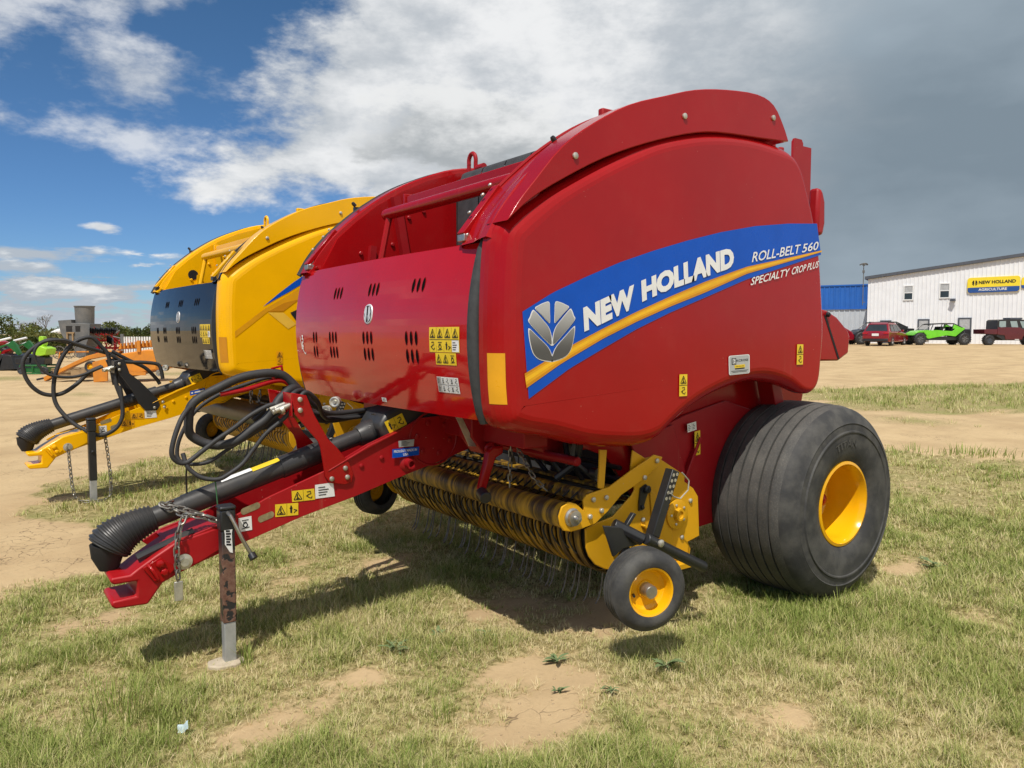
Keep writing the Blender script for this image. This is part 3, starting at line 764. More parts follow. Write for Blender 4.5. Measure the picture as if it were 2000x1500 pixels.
    # --- raised guards over the panels
    for s_ in (1, -1):
        dn = (.10, .05) if s_ < 0 else (0, 0); o_ = catmull([(x-dn[0], 0, z-dn[1]) for x, z in DEF_OUT], 3); i_ = catmull([(x-dn[0], 0, z-dn[1]) for x, z in DEF_IN], 3)
        g = MB().prism([(p.x, p.z) for p in o_] + [(p.x, p.z) for p in i_[::-1][1:-1]], 1.045*s_, 1.196*s_).build('top_guard', body, root, .04, 30)
        bolts([((x-dn[0], 1.196*s_, z-dn[1]), (0, s_, 0), .014, .01) for x, z in ((1.139, 2.439), (.482, 2.537), (1.791, 2.175))], g)
    # --- front frame either side of the opening
    F3 = catmull([(x, 0, z) for x, z in FEND], 4)
    for s_ in (1, -1):
        m_ = MB(); rows = [(.84, -.10), (.855, -.012), (.87, 0), (.97, .006), (1.03, .020), (1.09, .028), (1.13, .0), (1.14, -.05)] if s_ > 0 else [(.86, -.10), (.868, -.01), (.88, 0), (.985, 0), (.995, -.01), (1.0, -.07)]
        L = []
        for y, d_ in rows:
            row = []
            for i, p in enumerate(F3):
                t_ = (F3[min(i+1, len(F3)-1)] - F3[max(i-1, 0)]).normalized(); nn = Vector((-t_.z, 0, t_.x))
                if nn.x + nn.z < 0: nn = -nn
                row.append(Vector((p.x, s_*y, p.z)) + nn*(d_*min(1, max(0, (p.x-1.15)/.5)) if d_ > 0 else d_))
            L.append(row)
        for a, b in zip(L[:-1], L[1:]): m_.strip(a, b)
        fr = m_.build('front_frame', 'gloss_black' if yb and s_ > 0 else body, root, ang=35)
        if s_ < 0:
            MB().tube([p + Vector((0, -1.012, -.012)) for p in F3], .016, 8).build('edge_strip', 'rubber', fr)
        else:
            MB().tube([p + Vector((0, .868, .006)) for p in F3[6:30]], .008, 6).build('edge_strip', dull if not yb else 'rubber', fr)
        lb = MB().box((1.73, s_*1.03, 2.24), (.05, .03, .05)); lb.bolt((1.75, s_*1.02, 2.27), (1, 0, 1), .012, .03)
        lb.build('light_bracket', 'black', fr)
    # --- chamber walls, belts and rollers
    wall = [(2.0, 1.12), (2.03, 1.6), (2.05, 1.85), (1.95, 2.03), (1.83, 2.14), (1.69, 2.25), (1.51, 2.36), (1.32, 2.45), (1.08, 2.53), (.5, 2.54), (.0, 2.3), (-.35, 1.9), (-.42, 1.4), (-.3, .95), (.2, .62), (.7, .46), (1.0, .5), (1.3, .85), (1.7, 1.0)]
    for s_ in (1, -1):
        w = MB().prism(wall, s_*.842, s_*.865).build('chamber_wall', body if yb else 'red', root)
        r_ = MB().box((1.5, s_*.82, 1.95), (.05, .05, .75), Matrix.Rotation(.18, 3, 'Y')); r_.box((1.75, s_*.825, 1.75), (.04, .04, .5), Matrix.Rotation(-.1, 3, 'Y'))
        for x, z in ((1.62, 2.12), (1.46, 2.2), (1.35, 2.25), (1.58, 2.02), (1.8, 1.95)): r_.bolt((x, s_*.842, z), (0, -s_, 0), .013, .012)
        r_.build('wall_rib', dull, w)
    if yb:
        MB().cyl((1.78, -.838, 2.0), (1.78, -.845, 2.0), .05, n=24).build('wall_hole', 'ink', root)
    bp = catmull([(1.20, 0, .66), (1.17, 0, 1.3), (1.15, 0, 1.9), (1.14, 0, 2.37), (1.12, 0, 2.47), (1.05, 0, 2.525), (.7, 0, 2.54), (.3, 0, 2.44)], 4)
    for i in range(6):
        y0 = -.75 + i*.253
        MB().strip([p + Vector((0, y0, 0)) for p in bp], [p + Vector((0, y0+.243, 0)) for p in bp]).build('bale_belt', 'belt', root)
    MB().grid(lambda u, v: Vector((1.10 - .1*v*0, -.84+1.68*u, .62 + 1.75*v)), 1, 1).build('chamber_floor', 'dark', root)
    cb = MB(); cb.tube([(1.73, -.61, 2.165), (1.73, -.57, 2.168), (1.73, .83, 2.168)], .034, 16); cb.sphere((1.73, -.61, 2.165), .036)
    cb.tube([(1.73, -.58, 2.16), (1.80, -.58, 1.84)], .02, 8)
    cb.build('cross_tube', body, root)
    ch = MB().prism([(1.62, 2.215), (1.66, 2.215), (1.66, 2.268), (1.61, 2.272)], -.5, .84); ch.box((1.64, -.51, 2.245), (.06, .02, .075))
    ch.build('cross_channel', body, root, .004)
    MB().cyl((1.07, -.84, 2.43), (1.07, .84, 2.43), .055).build('top_roller', 'dark', root)
    ey = MB().tube([(1.06+.0*i, -.70+.042*math.cos(a), 2.565+.052*math.sin(a)+.02) for i, a in enumerate([math.radians(-20+220*j/12) for j in range(13)])], .014, 8)
    ey.tube([(1.06, -.66, 2.5), (1.06, -.66, 2.57)], .014, 8); ey.tube([(1.06, -.742, 2.5), (1.06, -.742, 2.57)], .014, 8); ey.cyl((1.06, -.64, 2.53), (1.06, -.56, 2.53), .022)
    ey.build('lifting_eye', dull, root)
    # --- front door
    def dz(v): return 1.09 + .735*v
    def door(u, v):
        if v <= 1: z = dz(v); w_ = .965 + .06*v; y = -w_ + 2*w_*u - .005; return Vector((doorX(y, z), y, z))
        w_ = 1.02; y = -w_ + 2*w_*u - .005; q = (v-1)
        return Vector((doorX(y, 1.825) - .10*q - .0, y, 1.825 + .018*math.sin(min(1, q*1.0)*PI/2)))
    dm = MB(); nu, nv = 40, 24
    vs = [[door(i/nu, (j/nv if j <= nv else 1 + (j-nv)/5)) for i in range(nu+1)] for j in range(nv+6)]
    for a, b in zip(vs[:-1], vs[1:]): dm.strip(a, b)
    inn = [[p - Vector((.02, 0, 0)) for p in r] for r in vs[:nv+1]]
    dm.strip(vs[0], inn[0]); dm.strip([r[0] for r in vs[:nv+1]], [r[0] for r in inn]); dm.strip([r[-1] for r in vs[:nv+1]], [r[-1] for r in inn])
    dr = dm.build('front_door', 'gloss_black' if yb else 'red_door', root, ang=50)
    for ys, z, n_ in ([(y, 1.67, 3) for y in (-.334, .111, .553)] + [(-.646, 1.43, 2), (-.366, 1.43, 3), (.078, 1.43, 3), (.522, 1.43, 3), (-.643, 1.349, 2), (-.359, 1.349, 3), (.086, 1.348, 3), (.526, 1.348, 3)]):
        vent = MB()
        for i in range(n_):
            yc = ys + (i-(n_-1)/2)*.044; pts = []
            for t_ in range(16):
                a = 2*PI*t_/16; dzz = .032*math.sin(a); yy = .0115*math.copysign(abs(math.cos(a))**1.3, math.cos(a)) + (dzz*.12 if z > 1.6 else -dzz*.05)
                pts.append((yc+yy, z+dzz))
            fv = [Vector((doorX(a, b)+.0015, a, b)) for a, b in pts]; vent.add(fv, [tuple(range(16))])
            vent.m(1).strip([Vector((doorX(a, b)+.0012, a, b)) for a, b in pts], [Vector((doorX(a, b)+.0016, yc+(a-yc)*1.18, z+(b-z)*1.06)) for a, b in pts], True).m(0)
        vent.build('vent_slots', ['hole', dull if not yb else 'gloss_black'], dr)
    
    ec = (.083, 1.549); em = MB(); f = door_map(ec[0]-.044, ec[0]+.044, ec[1]-.047, ec[1]+.047)
    ov = lambda k_, h: [f(.5+.5*k_*math.copysign(abs(math.cos(a))**.8, math.cos(a)), .5+.5*k_*math.copysign(abs(math.sin(a))**.8, math.sin(a)), h) for a in [2*PI*i/24 for i in range(24)]]
    em.add(ov(1, .004), [tuple(range(24))]); em.strip(ov(1, .004), ov(1.06, 0), True); em.m(1).add(ov(.88, .0055), [tuple(range(24))]); em.m(0)
    for sgn in (-1, 1):
        for a in ([(.10, .40), (.30, .46), (.31, .12), (.10, -.02)], [(.34, .36), (.44, .1), (.12, -.38), (.07, -.1)], [(.44, 0), (.42, -.25), (.2, -.44), (.08, -.46)]):
            em.add([f(.5+sgn*x*.92, .5+y*.92, .007) for x, y in a], [(0, 1, 2, 3)])
    em.build('emblem', ['chrome', 'ink'], dr)
    sticker('warning_sticker', dr, door_map(.679, .91, 1.371, 1.479), 4, 2, ['tri', 'tri', 'tri', 'tri', 'hand', 'loop', 'man', 'rows'], k=6, whites=((3, 1),))
    sticker('warning_sticker', dr, door_map(.725, .882, 1.317, 1.368), 3, 1, ['tri', 'tri', 'loop'], k=6, borders=False)
    sticker('data_sticker', dr, door_map(.716, .880, 1.196, 1.264), 5, 2, ['rows', 'loop', 'hand', 'loop', 'hand'], ('white', 'ink', 'silver'), k=6, whites=((0, 0), (0, 1)))
    sticker('data_sticker', dr, door_map(.15, .2, 1.113, 1.134), 1, 1, ['hand'], ('white', 'ink', 'white'), k=2)
    if not yb:
        pm = MB(); f = door_map(-.925, -.83, 1.325, 1.455)
        text(pm, 'PLM', lambda u, v: f(.62 - .3*(v-.5), .40+.50*u, .003), .04)
        for (a, b) in (((.40, .36), (.80, .36)), ((.40, .28), (.74, .28))): line(pm, f, [a, b], .025, .003)
        line(pm, f, [(.16+.5*(1-math.cos(t_*PI/10)), .5-.45*math.sin(t_*PI/10-.9)) for t_ in range(0, 11)], .03, .003)
        pm.build('lettering', 'white', dr)
    sl = [(doorX(1, z)*1.0 + .0, 1.005 + .02*(z > 1.0), z) for z in np.linspace(1.085, 1.83, 18)]
    MB().tube([(x-.004, 1.012, z) for x, y, z in sl], [.026]+[.034]*16+[.028], 12).build('door_seal', 'black' if yb else 'seal', root)
    MB().tube([(doorX(-1, z)-.025, -1.0+.0*z, z) for z in np.linspace(1.09, 1.83, 12)], .022, 8).build('door_seal', 'black' if yb else 'rubber', root)
    for y in (.865, -.895):                                                # latch and stay at each top corner
        lk = MB().box((2.10, y, 1.852), (.07, .055, .03)); lk.box((2.085, y, 1.876), (.045, .04, .03)); lk.cyl((2.115, y-.03, 1.862), (2.115, y+.03, 1.862), .009)
        lo = lk.build('latch', 'steel' if not yb else 'black', root, .003); MB().tube([(2.08, y+.02, 1.845), (2.09, y+.10, 1.85)], .012, 8).build('latch_handle', body, lo)
        sy = MB(); a = Vector((2.13, y, 1.865)); b = Vector((1.945, y-.005, 2.085))
        sy.box((a+b)/2, (.05, .022, (b-a).length), (b-a).to_track_quat('Z', 'Y').to_matrix()); sy.box((a+b)/2+Vector((-.018, -.012, -.015)), (.02, .03, (b-a).length*.9), (b-a).to_track_quat('Z', 'Y').to_matrix())
        st_ = sy.build('door_stay', body, root, .003)
        bolts([(a+(b-a)*t_+Vector((.022, 0, .018)), (.7, 0, .7), .009, .008) for t_ in (.35, .72, .93)], st_)
    # --- rear: tailgate, net box, posts
    tg = MB().prism([(.6, 2.44), (.1, 2.34), (-.2, 2.1), (-.42, 1.7), (-.46, 1.4), (-.35, 1.05), (.0, .8), (.6, .7)], -.83, .83).build('tailgate', dull, root, .02)
    nb = MB().prism([(-.62, 1.62), (-.74, 1.602), (-.86, 1.56), (-1.0, 1.47), (-1.02, 1.43), (-1.01, 1.32), (-.89, 1.27), (-.62, 1.275)], -.76, .76).build('net_box', body, tg, .012)
    n_ = MB().add([(-.70, .7625, 1.58), (-.735, .7625, 1.56), (-.90, .7625, 1.285), (-.882, .7625, 1.278)], [(0, 1, 2, 3)]); n_.bolt((-.74, .762, 1.575), (0, 1, 0), .016, .02); n_.build('hinge', 'ink', nb)
    po = MB().prism([(-.13, 2.15), (-.13, 2.57), (-.145, 2.59), (-.21, 2.59), (-.225, 2.57), (-.225, 2.15)], .885, .9); po.box((-.275, .88, 2.33), (.10, .012, .46)); po.box((-.325, .86, 2.33), (.012, .05, .46))
    po.build('support_post', dull, tg)
    MB().prism([(-.06, 2.27), (-.10, 2.25), (-.125, 2.19), (-.13, 2.07), (-.11, 2.0), (-.04, 2.0)], 1.05, 1.12).build('hinge_cover', dull, tg, .02)
    MB().box((.26, 1.0, 2.44), (.1, .05, .09)).box((.2, 1.02, 2.40), (.03, .08, .12)).build('hinge_bracket', dull, tg, .006)
    MB().box((1.40, .955, 2.44), (.07, .035, .085)).build('guard_bracket', dull, root, .008)
    # --- running gear and frame between the wheels
    for s_ in (1, -1):
        fr = MB().prism([(1.10, .92), (.75, 1.02), (.42, 1.08), (.2, 1.02), (.2, .55), (.35, .42), (.62, .40), (.95, .62)], s_*.868, s_*.885)
        fr.prism([(1.16, .90), (.86, .98), (.72, .62), (.86, .52), (1.05, .62)], s_*.888, s_*.902); fr.box((.75, s_*.90, .72), (.02, .03, .4), Matrix.Rotation(-.5, 3, 'Y')); fr.box((.12, s_*.95, 1.15), (.08, .1, .25), Matrix.Rotation(.3, 3, 'Y'))
        fo = fr.build('frame_plate', dull, root, .004)
        if s_ > 0:
            sticker('warning_sticker', fo, quadmap((.70, .905, .93), (.655, .905, .935), (.695, .905, .80), (.65, .905, .805), (0, 1, 0)), 1, 2, ['tri', 'hand'])
            sticker('data_sticker', fo, quadmap((.76, .906, .975), (.69, .906, .985), (.755, .906, .93), (.685, .906, .94), (0, 1, 0)), 2, 1, ['rows'], ('white', 'ink', 'white'))
    MB().box((0, 0, .53), (.14, 1.9, .14)).build('axle', dull, root, .01)
    big_wheel(root, 1.335, 1); big_wheel(root, -1.335, -1)
    # --- under the door: cross beam, gearbox, pulleys, bits
    cbm = MB().box((1.72, .0, .99), (.14, 1.7, .13)); cbm.prism([(1.66, .95), (1.72, .87), (1.79, .86), (1.86, .95), (1.86, 1.07), (1.7, 1.08)], .40, .52)
    cbm.box((1.40, .1, .94), (.08, 1.5, .10)); cbm.cyl((1.60, .2, .88), (1.56, .96, .86), .022)
    cbm.build('cross_beam', dull, root, .006)
    hd = MB()
    for i in range(14):
        y = -.9 + i*.14; hd.tube([(1.5+.05*math.sin(i*2.1), y, 1.0), (1.5+.06*math.cos(i), y+.1*math.sin(i*1.7), .86), (1.42, y+.05, .74)], .012, 6)
    for y in (.62, .80): hd.prism([(1.45, .98), (1.53, .98), (1.50, .80), (1.44, .78)], y, y+.012)
    hd.tube([(1.50, .90, .93), (1.50, .88, .84), (1.56, .80, .76)], .018, 8); hd.cyl((1.47, .96, .80), (1.47, 1.0, .80), .026); hd.tube([(1.32, -.8, .86), (1.28, .95, .80)], .012, 6); hd.tube([(1.3, -.8, .78), (1.26, .95, .74)], .012, 6)
    hd.build('linkage', 'black', root)
    MB().cyl((1.52, .58, .90), (1.52, .74, .90), .075).build('drive_coupler', dull, root)
    pu = MB()
    for (x, z, r) in ((2.264, 1.034, .030), (2.21, 1.081, .029)): pu.lathe([(r, -.015), (r*.94, -.012), (r*.94, .012), (r, .015), (r*.8, .017), (r*.3, .012), (r*.3, .02), (.001, .02)], (x, -.30, z), (.9, 1, 0), 24)
    pu.build('pulley', 'zinc', root)
    MB().prism([(2.10, .94), (1.90, .94), (1.84, .86), (1.86, .80), (1.98, .74), (2.06, .80)], -.62, -.605).lathe([(.055, 0), (.055, .012), (.03, .014), (.03, .02), (.001, .02)], (1.96, -.6, .85), (0, 1, 0), 24).build('drive_guard', 'pick', root, .003)
    MB().box((1.82, -.55, 1.03), (.05, .35, .16)).build('front_plate', dull, root, .004); MB().box((1.8, .35, 1.05), (.05, .5, .08)).build('front_plate', dull, root, .004)
    if not yb:
        MB().prism([(1.945, 1.062), (1.905, 1.048), (1.825, .90), (1.865, .905)], .50, .506).build('steel_strap', 'zinc', root)
    # --- drawbar
    tongue = [(3.22, .51), (3.135, .557), (2.94, .612), (2.72, .705), (2.44, .80), (2.23, .90), (2.05, .965), (1.94, 1.015), (1.80, 1.02), (1.62, .93), (1.64, .83), (1.80, .785), (2.0, .735), (2.31, .65), (2.57, .59), (2.86, .505), (3.03, .453), (3.11, .424)]
    db = MB(); slots = ((2.815, .66, .045), (2.745, .612, .035))
    for s_ in (1, -1):
        db.prism(tongue, s_*.135, s_*.15)
    top_t = [(3.16, .545), (2.94, .604)]; bot_t = [(3.08, .44), (2.86, .511), (2.57, .596), (2.31, .656), (2.0, .741)]
    for L in (top_t, bot_t):
        for (a, b) in zip(L[:-1], L[1:]):
            db.add([(a[0], -.134, a[1]), (a[0], .134, a[1]), (b[0], .134, b[1]), (b[0], -.134, b[1])], [(0, 1, 2, 3)])
    db.prism([(2.45, .792), (2.44, .80), (2.23, .90), (2.05, .965), (2.06, .955), (2.23, .888)], .12, .165); dbo = db.build('drawbar', body if yb else 'red_bar', root, .003)
    sl_ = MB()
    for (x, z, hw) in slots:
        pts = [(x+hw*math.copysign(1, math.cos(a))*.62 + .016*math.cos(a), z + .016*math.sin(a) - hw*math.copysign(1, math.cos(a))*.62*.33) for a in [2*PI*(i+.5)/16 for i in range(16)]]
        sl_.add([(a, .1515, b) for a, b in pts], [tuple(range(16))])
    sl_.build('slot', 'slot_tan', dbo)
    ring = MB()
    for i in range(6):
        a = i*PI/3+.2; ring.bolt((1.86+.10*math.cos(a), .151, .905+.085*math.sin(a)), (0, 1, 0), .014, .006)
    ring.lathe([(.145, 0), (.145, .003), (.14, .004), (.135, .001)], (1.86, .151, .905), (0, 1, 0), 32)
    bolts([((x, .15, z), (0, 1, 0), .012, .008) for x, z in ((2.33, .745), (2.4, .80), (2.16, .83), (2.27, .80))], dbo, dull)
    ring.build('bolt_ring', dull, dbo)
    MB().lathe([(.045, 0), (.035, .012), (.026, .014), (.026, .05), (.016, .05), (.016, .02), (.001, .02)], (2.015, .15, .789), (0, 1, 0), 20).build('jack_mount', 'red_matt' if not yb else 'yellow', dbo)
    sf = lambda a, b, c_, d_, y=.1505: quadmap((a[0], y, a[1]), (b[0], y, b[1]), (c_[0], y, c_[1]), (d_[0], y, d_[1]), (0, 1, 0))
    sticker('warning_sticker', dbo, sf((2.703, .664), (2.593, .658), (2.703, .605), (2.594, .600)), 2, 1, ['tri', 'man'], ('amber', 'ink', 'white') if yb else ('stick', 'ink', 'white'))
    sticker('warning_sticker', dbo, sf((2.624, .717), (2.514, .716), (2.622, .665), (2.511, .662)), 2, 1, ['tri', 'hand'], ('amber', 'ink', 'white') if yb else ('stick', 'ink', 'white'))
    sticker('data_sticker', dbo, sf((2.51, .733), (2.418, .734), (2.509, .666), (2.411, .666)), 1, 1, ['rows'], ('white', 'ink', 'white'))
    sticker('hook_sticker', dbo, sf((2.87, .623), (2.812, .626), (2.868, .560), (2.81, .562)), 1, 1, ['loop'], ('white', 'ink', 'white'))
    if not yb:
        bs = MB(); f = sf((2.108, .870), (1.955, .870), (2.109, .825), (1.955, .827), .166); rect(bs, f, 0, 1, 0, 1, .001); bs.m(1); text(bs, 'PROUDLY MADE IN', lambda u, v: f(.06+.86*u, .55+.3*v, .0018), .02); text(bs, 'USA', lambda u, v: f(.4+.2*u, .12+.3*v, .0018), .02)
        bs.build('origin_sticker', ['blue', 'white'], dbo)
        sticker('serial_plate', dbo, sf((2.075, .91), (1.984, .911), (2.072, .877), (1.988, .876), .168), 1, 1, ['rows'], ('silver', 'ink', 'white'))
    else:
        bs = MB(); f = sf((2.13, .885), (2.0, .91), (2.13, .845), (2.0, .87), .166); rect(bs, f, 0, 1, 0, 1, .001); bs.m(1); text(bs, 'ROLL-BAR', lambda u, v: f(.28+.66*u, .3+.4*v, .0018), .02) if False else line(bs, f, [(.3, .5), (.92, .5)], .16, .0018); line(bs, f, [(.08, .5), (.2, .5)], .2, .0018)
        bs.build('origin_sticker', ['blue', 'white'], dbo)
    hp = [(3.387, .447), (3.317, .447), (3.285, .470), (3.214, .513), (3.135, .557), (2.94, .599), (2.94, .496), (3.031, .453), (3.112, .424), (3.192, .389), (3.252, .309), (3.376, .314), (3.393, .332), (3.385, .349), (3.295, .352), (3.290, .417), (3.379, .416), (3.393, .432)]
    hc = MB().prism(hp, -.06, .155).build('hitch_clevis', body if yb else 'red_bar', dbo, .008)
    hx = MB().prism([(3.27, .47), (3.20, .505), (3.14, .45), (3.19, .40), (3.22, .395)], .158, .166); hx.bolt((3.203, .166, .478), (0, 1, 0), .019, .014, 6); hx.bolt((3.187, .166, .440), (0, 1, 0), .017, .014, 6); hx.tube([(3.25, .16, .48), (3.235, .185, .46), (3.215, .185, .42), (3.22, .165, .41)], .008, 8)
    hx.build('hitch_bolts', body, hc, .003)
    wr = MB().lathe([(.034, 0), (.034, .006), (.018, .008), (.018, .02), (.001, .02)], (3.105, .156, .468), (0, 1, 0), 24); wr.build('chain_bolt', 'zinc', dbo)
    # parking stand
    js = MB().box((2.935, .195, .385), (.057, .058, .41)).build('parking_stand', 'black' if yb else 'rust', root, .005)
    MB().box((2.935, .195, .637), (.066, .066, .095)).box((2.935, .195, .692), (.072, .074, .018)).build('stand_cap', 'black', js, .008)
    MB().box((2.935, .195, .09), (.050, .050, .18)).build('stand_leg', 'alu', js, .003)
    jf = quadmap((2.958, .2265, .616), (2.915, .2265, .613), (2.955, .2265, .50), (2.915, .2265, .49), (0, 1, 0))
    if not yb:
        jm = MB().add([jf(.0, 1, .001), jf(1, 1, .001), jf(.85, .72, .001), jf(.9, .0, .001), jf(.6, .02, .001), jf(.1, .3, .001), jf(.15, .7, .001)], [tuple(range(7))]); jm.m(1)
        for i in range(6): line(jm, jf, [(.25, .3+.1*i), (.75 - .1*(i % 2), .3+.1*i)], .035, .0018)
        jm.build('worn_sticker', ['white', 'ink'], js)
        hd_ = MB().tube([(2.937, .228, .672), (2.935, .262, .665), (2.925, .272, .64), (2.89, .272, .558), (2.852, .272, .482)], .0085, 10); ho = hd_.build('crank_handle', 'steel', js)
        MB().tube([(2.852, .268, .486), (2.845, .283, .466)], [.017, .018], 14).build('handle_knob', 'black', ho)
        MB().prism([(-.075, -.03), (-.05, -.055), (.02, -.06), (.07, -.045), (.085, .01), (.05, .05), (-.02, .06), (-.07, .035)], -.03, .007, 'z').build('foot_block', 'block', js, .006, loc=(2.95, .205, 0))
    else:
        MB().bolt((2.935, .226, .42), (0, 1, 0), .012, .01).build('stand_pin', 'black', js)
    # driveline with its bellows guards
    d0 = Vector((3.215, 0, .635)); d1 = Vector((2.14, 0, .945)); dv = (d1-d0)
    pt = MB(); pt.tube([d0, d0+dv*.14], .046, 20); pt.tube([d0+dv*.14, d0+dv*.20, d0+dv*.55], .050, 20); pt.tube([d0+dv*.55, d0+dv*.79], .054, 20); pt.tube([d0+dv*.79, d1], .042, 20)
    dl = pt.build('driveline', 'plastic', root, ang=30)
    if not yb:
        ax_ = dv.normalized(); side = Vector((0, .5, .87)); side = (side - ax_*side.dot(ax_)).normalized(); oth = ax_.cross(side)
        for (t0, t1, mt, a0, a1) in ((.30, .43, 'white', -.6, .0), (.43, .565, 'stick', -.45, .15)):
            MB().grid(lambda u, v: d0+dv*(t0+(t1-t0)*u) + (side*math.cos(a0+(a1-a0)*v)+oth*math.sin(a0+(a1-a0)*v))*.0525, 1, 6).build('warning_strip', mt, dl)
    bl = [Vector((3.19, 0, .643)), Vector((3.235, 0, .629)), Vector((3.28, 0, .611)), Vector((3.32, 0, .590)), Vector((3.355, 0, .562)), Vector((3.378, 0, .530))]
    bc = catmull(bl, 12); rad = []; MB().tube([(3.372, 0, .55), (3.378, 0, .50), (3.372, 0, .448)], [.074, .062, .040], 14).build('driveline_yoke', 'dark', dl)
    for i in range(len(bc)):
        t_ = i/(len(bc)-1); base = .054 + .036*min(1, t_*1.3) - (0 if t_ < .93 else .3*(t_-.93))
        rad.append(base + (.004 if i % 4 in (1, 2) else -.003))
    MB().tube(bc, rad, 24).build('bellows_guard', 'plastic', dl, ang=25)
    cone = [Vector((2.22, 0, .925)), Vector((2.16, 0, .94)), Vector((2.13, 0, .95)), Vector((2.10, 0, .958))]
    MB().tube(cone, [.05, .068, .062, .074], 20).tube([(2.10, 0, .958), (2.09, 0, .962)], .085, 20).build('driveline_collar', 'plastic', dl, ang=25)
    sh = [(2.135, .92), (2.16, .985), (2.115, 1.05), (1.93, 1.12), (1.80, 1.15), (1.78, 1.0), (1.98, .93), (2.08, .885)]
    shb = MB().prism(sh, -.12, .12).build('driveline_shield', 'plastic', root, .018)
    sticker('warning_sticker', shb, quadmap((2.13, .123, 1.005), (2.03, .123, 1.045), (2.10, .123, .945), (2.0, .123, .985), (0, 1, 0)), 2, 1, ['man', 'hand'])
    if not yb:
        MB().tube([(3.28, .10, .50), (3.20, .10, .53), (3.05, .10, .58)], .018, 8).build('support_rod', 'plastic', root)
    # hose bracket
    pb = [(2.62, 1.178), (2.547, 1.162), (2.511, 1.07), (2.444, .949), (2.399, .902), (2.341, .828), (2.315, .769), (2.326, .726), (2.362, .718), (2.441, .736), (2.463, .772), (2.483, .91), (2.495, .941), (2.604, 1.076)] if not yb else [(2.74, 1.17), (2.66, 1.19), (2.62, 1.06), (2.54, .99), (2.40, .83), (2.385, .77), (2.41, .73), (2.50, .73), (2.56, .80), (2.61, .92), (2.70, 1.06)]
    bcol = 'red' if not yb else 'black'
    hb = MB().prism(pb, .152, .162); hb.prism([(x+.005, z) for x, z in pb], -.16, -.15); bx = pb[0][0]-.035
    hb.box((bx, 0.0, 1.16), (.006, .31, .012)); hb.box((bx+.03, .08, 1.12), (.006, .15, .11)); 
    ho = hb.build('hose_bracket', bcol, root, .003)
    bolts([((x, .162, z), (0, 1, 0), .012, .009) for x, z in ((bx-.005, 1.145), (bx-.005, 1.095), (2.36, .80), (2.35, .755), (2.43, .755))], ho)
    cp = MB()
    for i in range(4): cp.cyl((bx+.02, .02+.035*i, 1.11+.01*(i % 2)), (bx+.10, .02+.035*i, 1.085+.01*(i % 2)), .012); cp.cyl((bx+.06, .02+.035*i, 1.10), (bx+.075, .02+.035*i, 1.093), .017)
    cp.build('hose_coupling', 'zinc', ho)
    if not yb:
        MB().tube(catmull([(2.89, -.02, 1.17), (2.77, -.02, 1.19), (2.65, -.02, 1.222), (2.59, -.02, 1.222), (2.555, -.02, 1.19), (2.55, .0, 1.15)], 5), .012, 10).tube([(2.64, -.02, 1.225), (2.645, -.02, 1.285), (2.60, -.02, 1.295), (2.595, -.02, 1.25)], .008, 8).build('hose_rod', 'red', root)
        H = [([(1.95, -.4, 1.0), (2.30, -.3, 1.02), (2.45, -.15, 1.09), (2.50, -.02, 1.15), (2.58, -.02, 1.24), (2.64, -.02, 1.262), (2.73, -.02, 1.258), (2.81, -.02, 1.24), (2.90, -.02, 1.20), (2.98, -.02, 1.16), (3.02, -.02, 1.12), (3.03, -.02, 1.06), (3.03, -.02, 1.01), (3.01, -.02, .98), (2.96, -.01, .95), (2.90, .01, .94), (2.83, .03, .96), (2.76, .04, 1.01), (2.70, .04, 1.05), (2.66, .04, 1.10), (2.63, .03, 1.14), (2.58, .02, 1.18), (2.54, .0, 1.185), (2.49, -.04, 1.15), (2.44, -.12, 1.06), (2.30, -.2, 1.0), (1.95, -.3, 1.02)], .021),
             ([(2.60, .12, 1.10), (2.64, .1, 1.05), (2.72, .1, .99), (2.78, .1, .92), (2.83, .1, .86), (2.89, .1, .82), (2.94, .1, .80), (3.0, .08, .81), (3.04, .06, .84), (3.06, .05, .87), (3.07, .03, .92)], .010),
             ([(2.66, .05, 1.12), (2.70, .05, 1.11), (2.78, .05, 1.07), (2.85, .05, 1.02), (2.93, .05, .97), (3.0, .05, .92), (3.06, .05, .88), (3.10, .05, .89), (3.12, .05, .93), (3.10, .04, 1.01), (3.06, .02, 1.09), (3.0, -.03, 1.14)], .011),
             ([(2.45, -.1, 1.08), (2.53, -.08, 1.20), (2.59, -.08, 1.235), (2.66, -.08, 1.235), (2.75, -.08, 1.21), (2.87, -.08, 1.17), (2.98, -.08, 1.10), (3.05, -.08, .99), (3.07, -.08, .90), (3.04, -.06, .86), (2.95, -.03, .86), (2.86, 0, .92), (2.73, .03, 1.0), (2.62, .05, 1.09)], .009),
             ([(2.63, .02, 1.09), (2.58, .02, 1.15), (2.53, 0, 1.165), (2.47, -.05, 1.12), (2.38, -.15, 1.04), (1.95, -.2, 1.04)], .013), ([(2.62, .06, 1.10), (2.57, .05, 1.165), (2.50, 0, 1.17), (2.44, -.03, 1.10), (2.30, -.10, 1.04), (1.95, -.15, 1.06)], .012), ([(2.60, .14, 1.11), (2.54, .13, 1.175), (2.46, .08, 1.12), (2.36, -.1, 1.03), (2.25, -.2, 1.0), (1.95, -.25, 1.0)], .011)]
        MB().tube([(3.055, .03, .87), (3.055, .01, .80), (3.05, 0, .70)], .004, 6).build('hose_tie', 'black', root); MB().tube([(2.95, .09, .80), (2.945, .09, .73), (2.94, .09, .64)], .003, 6).build('hose_tie', 'green_tie', root)
    else:
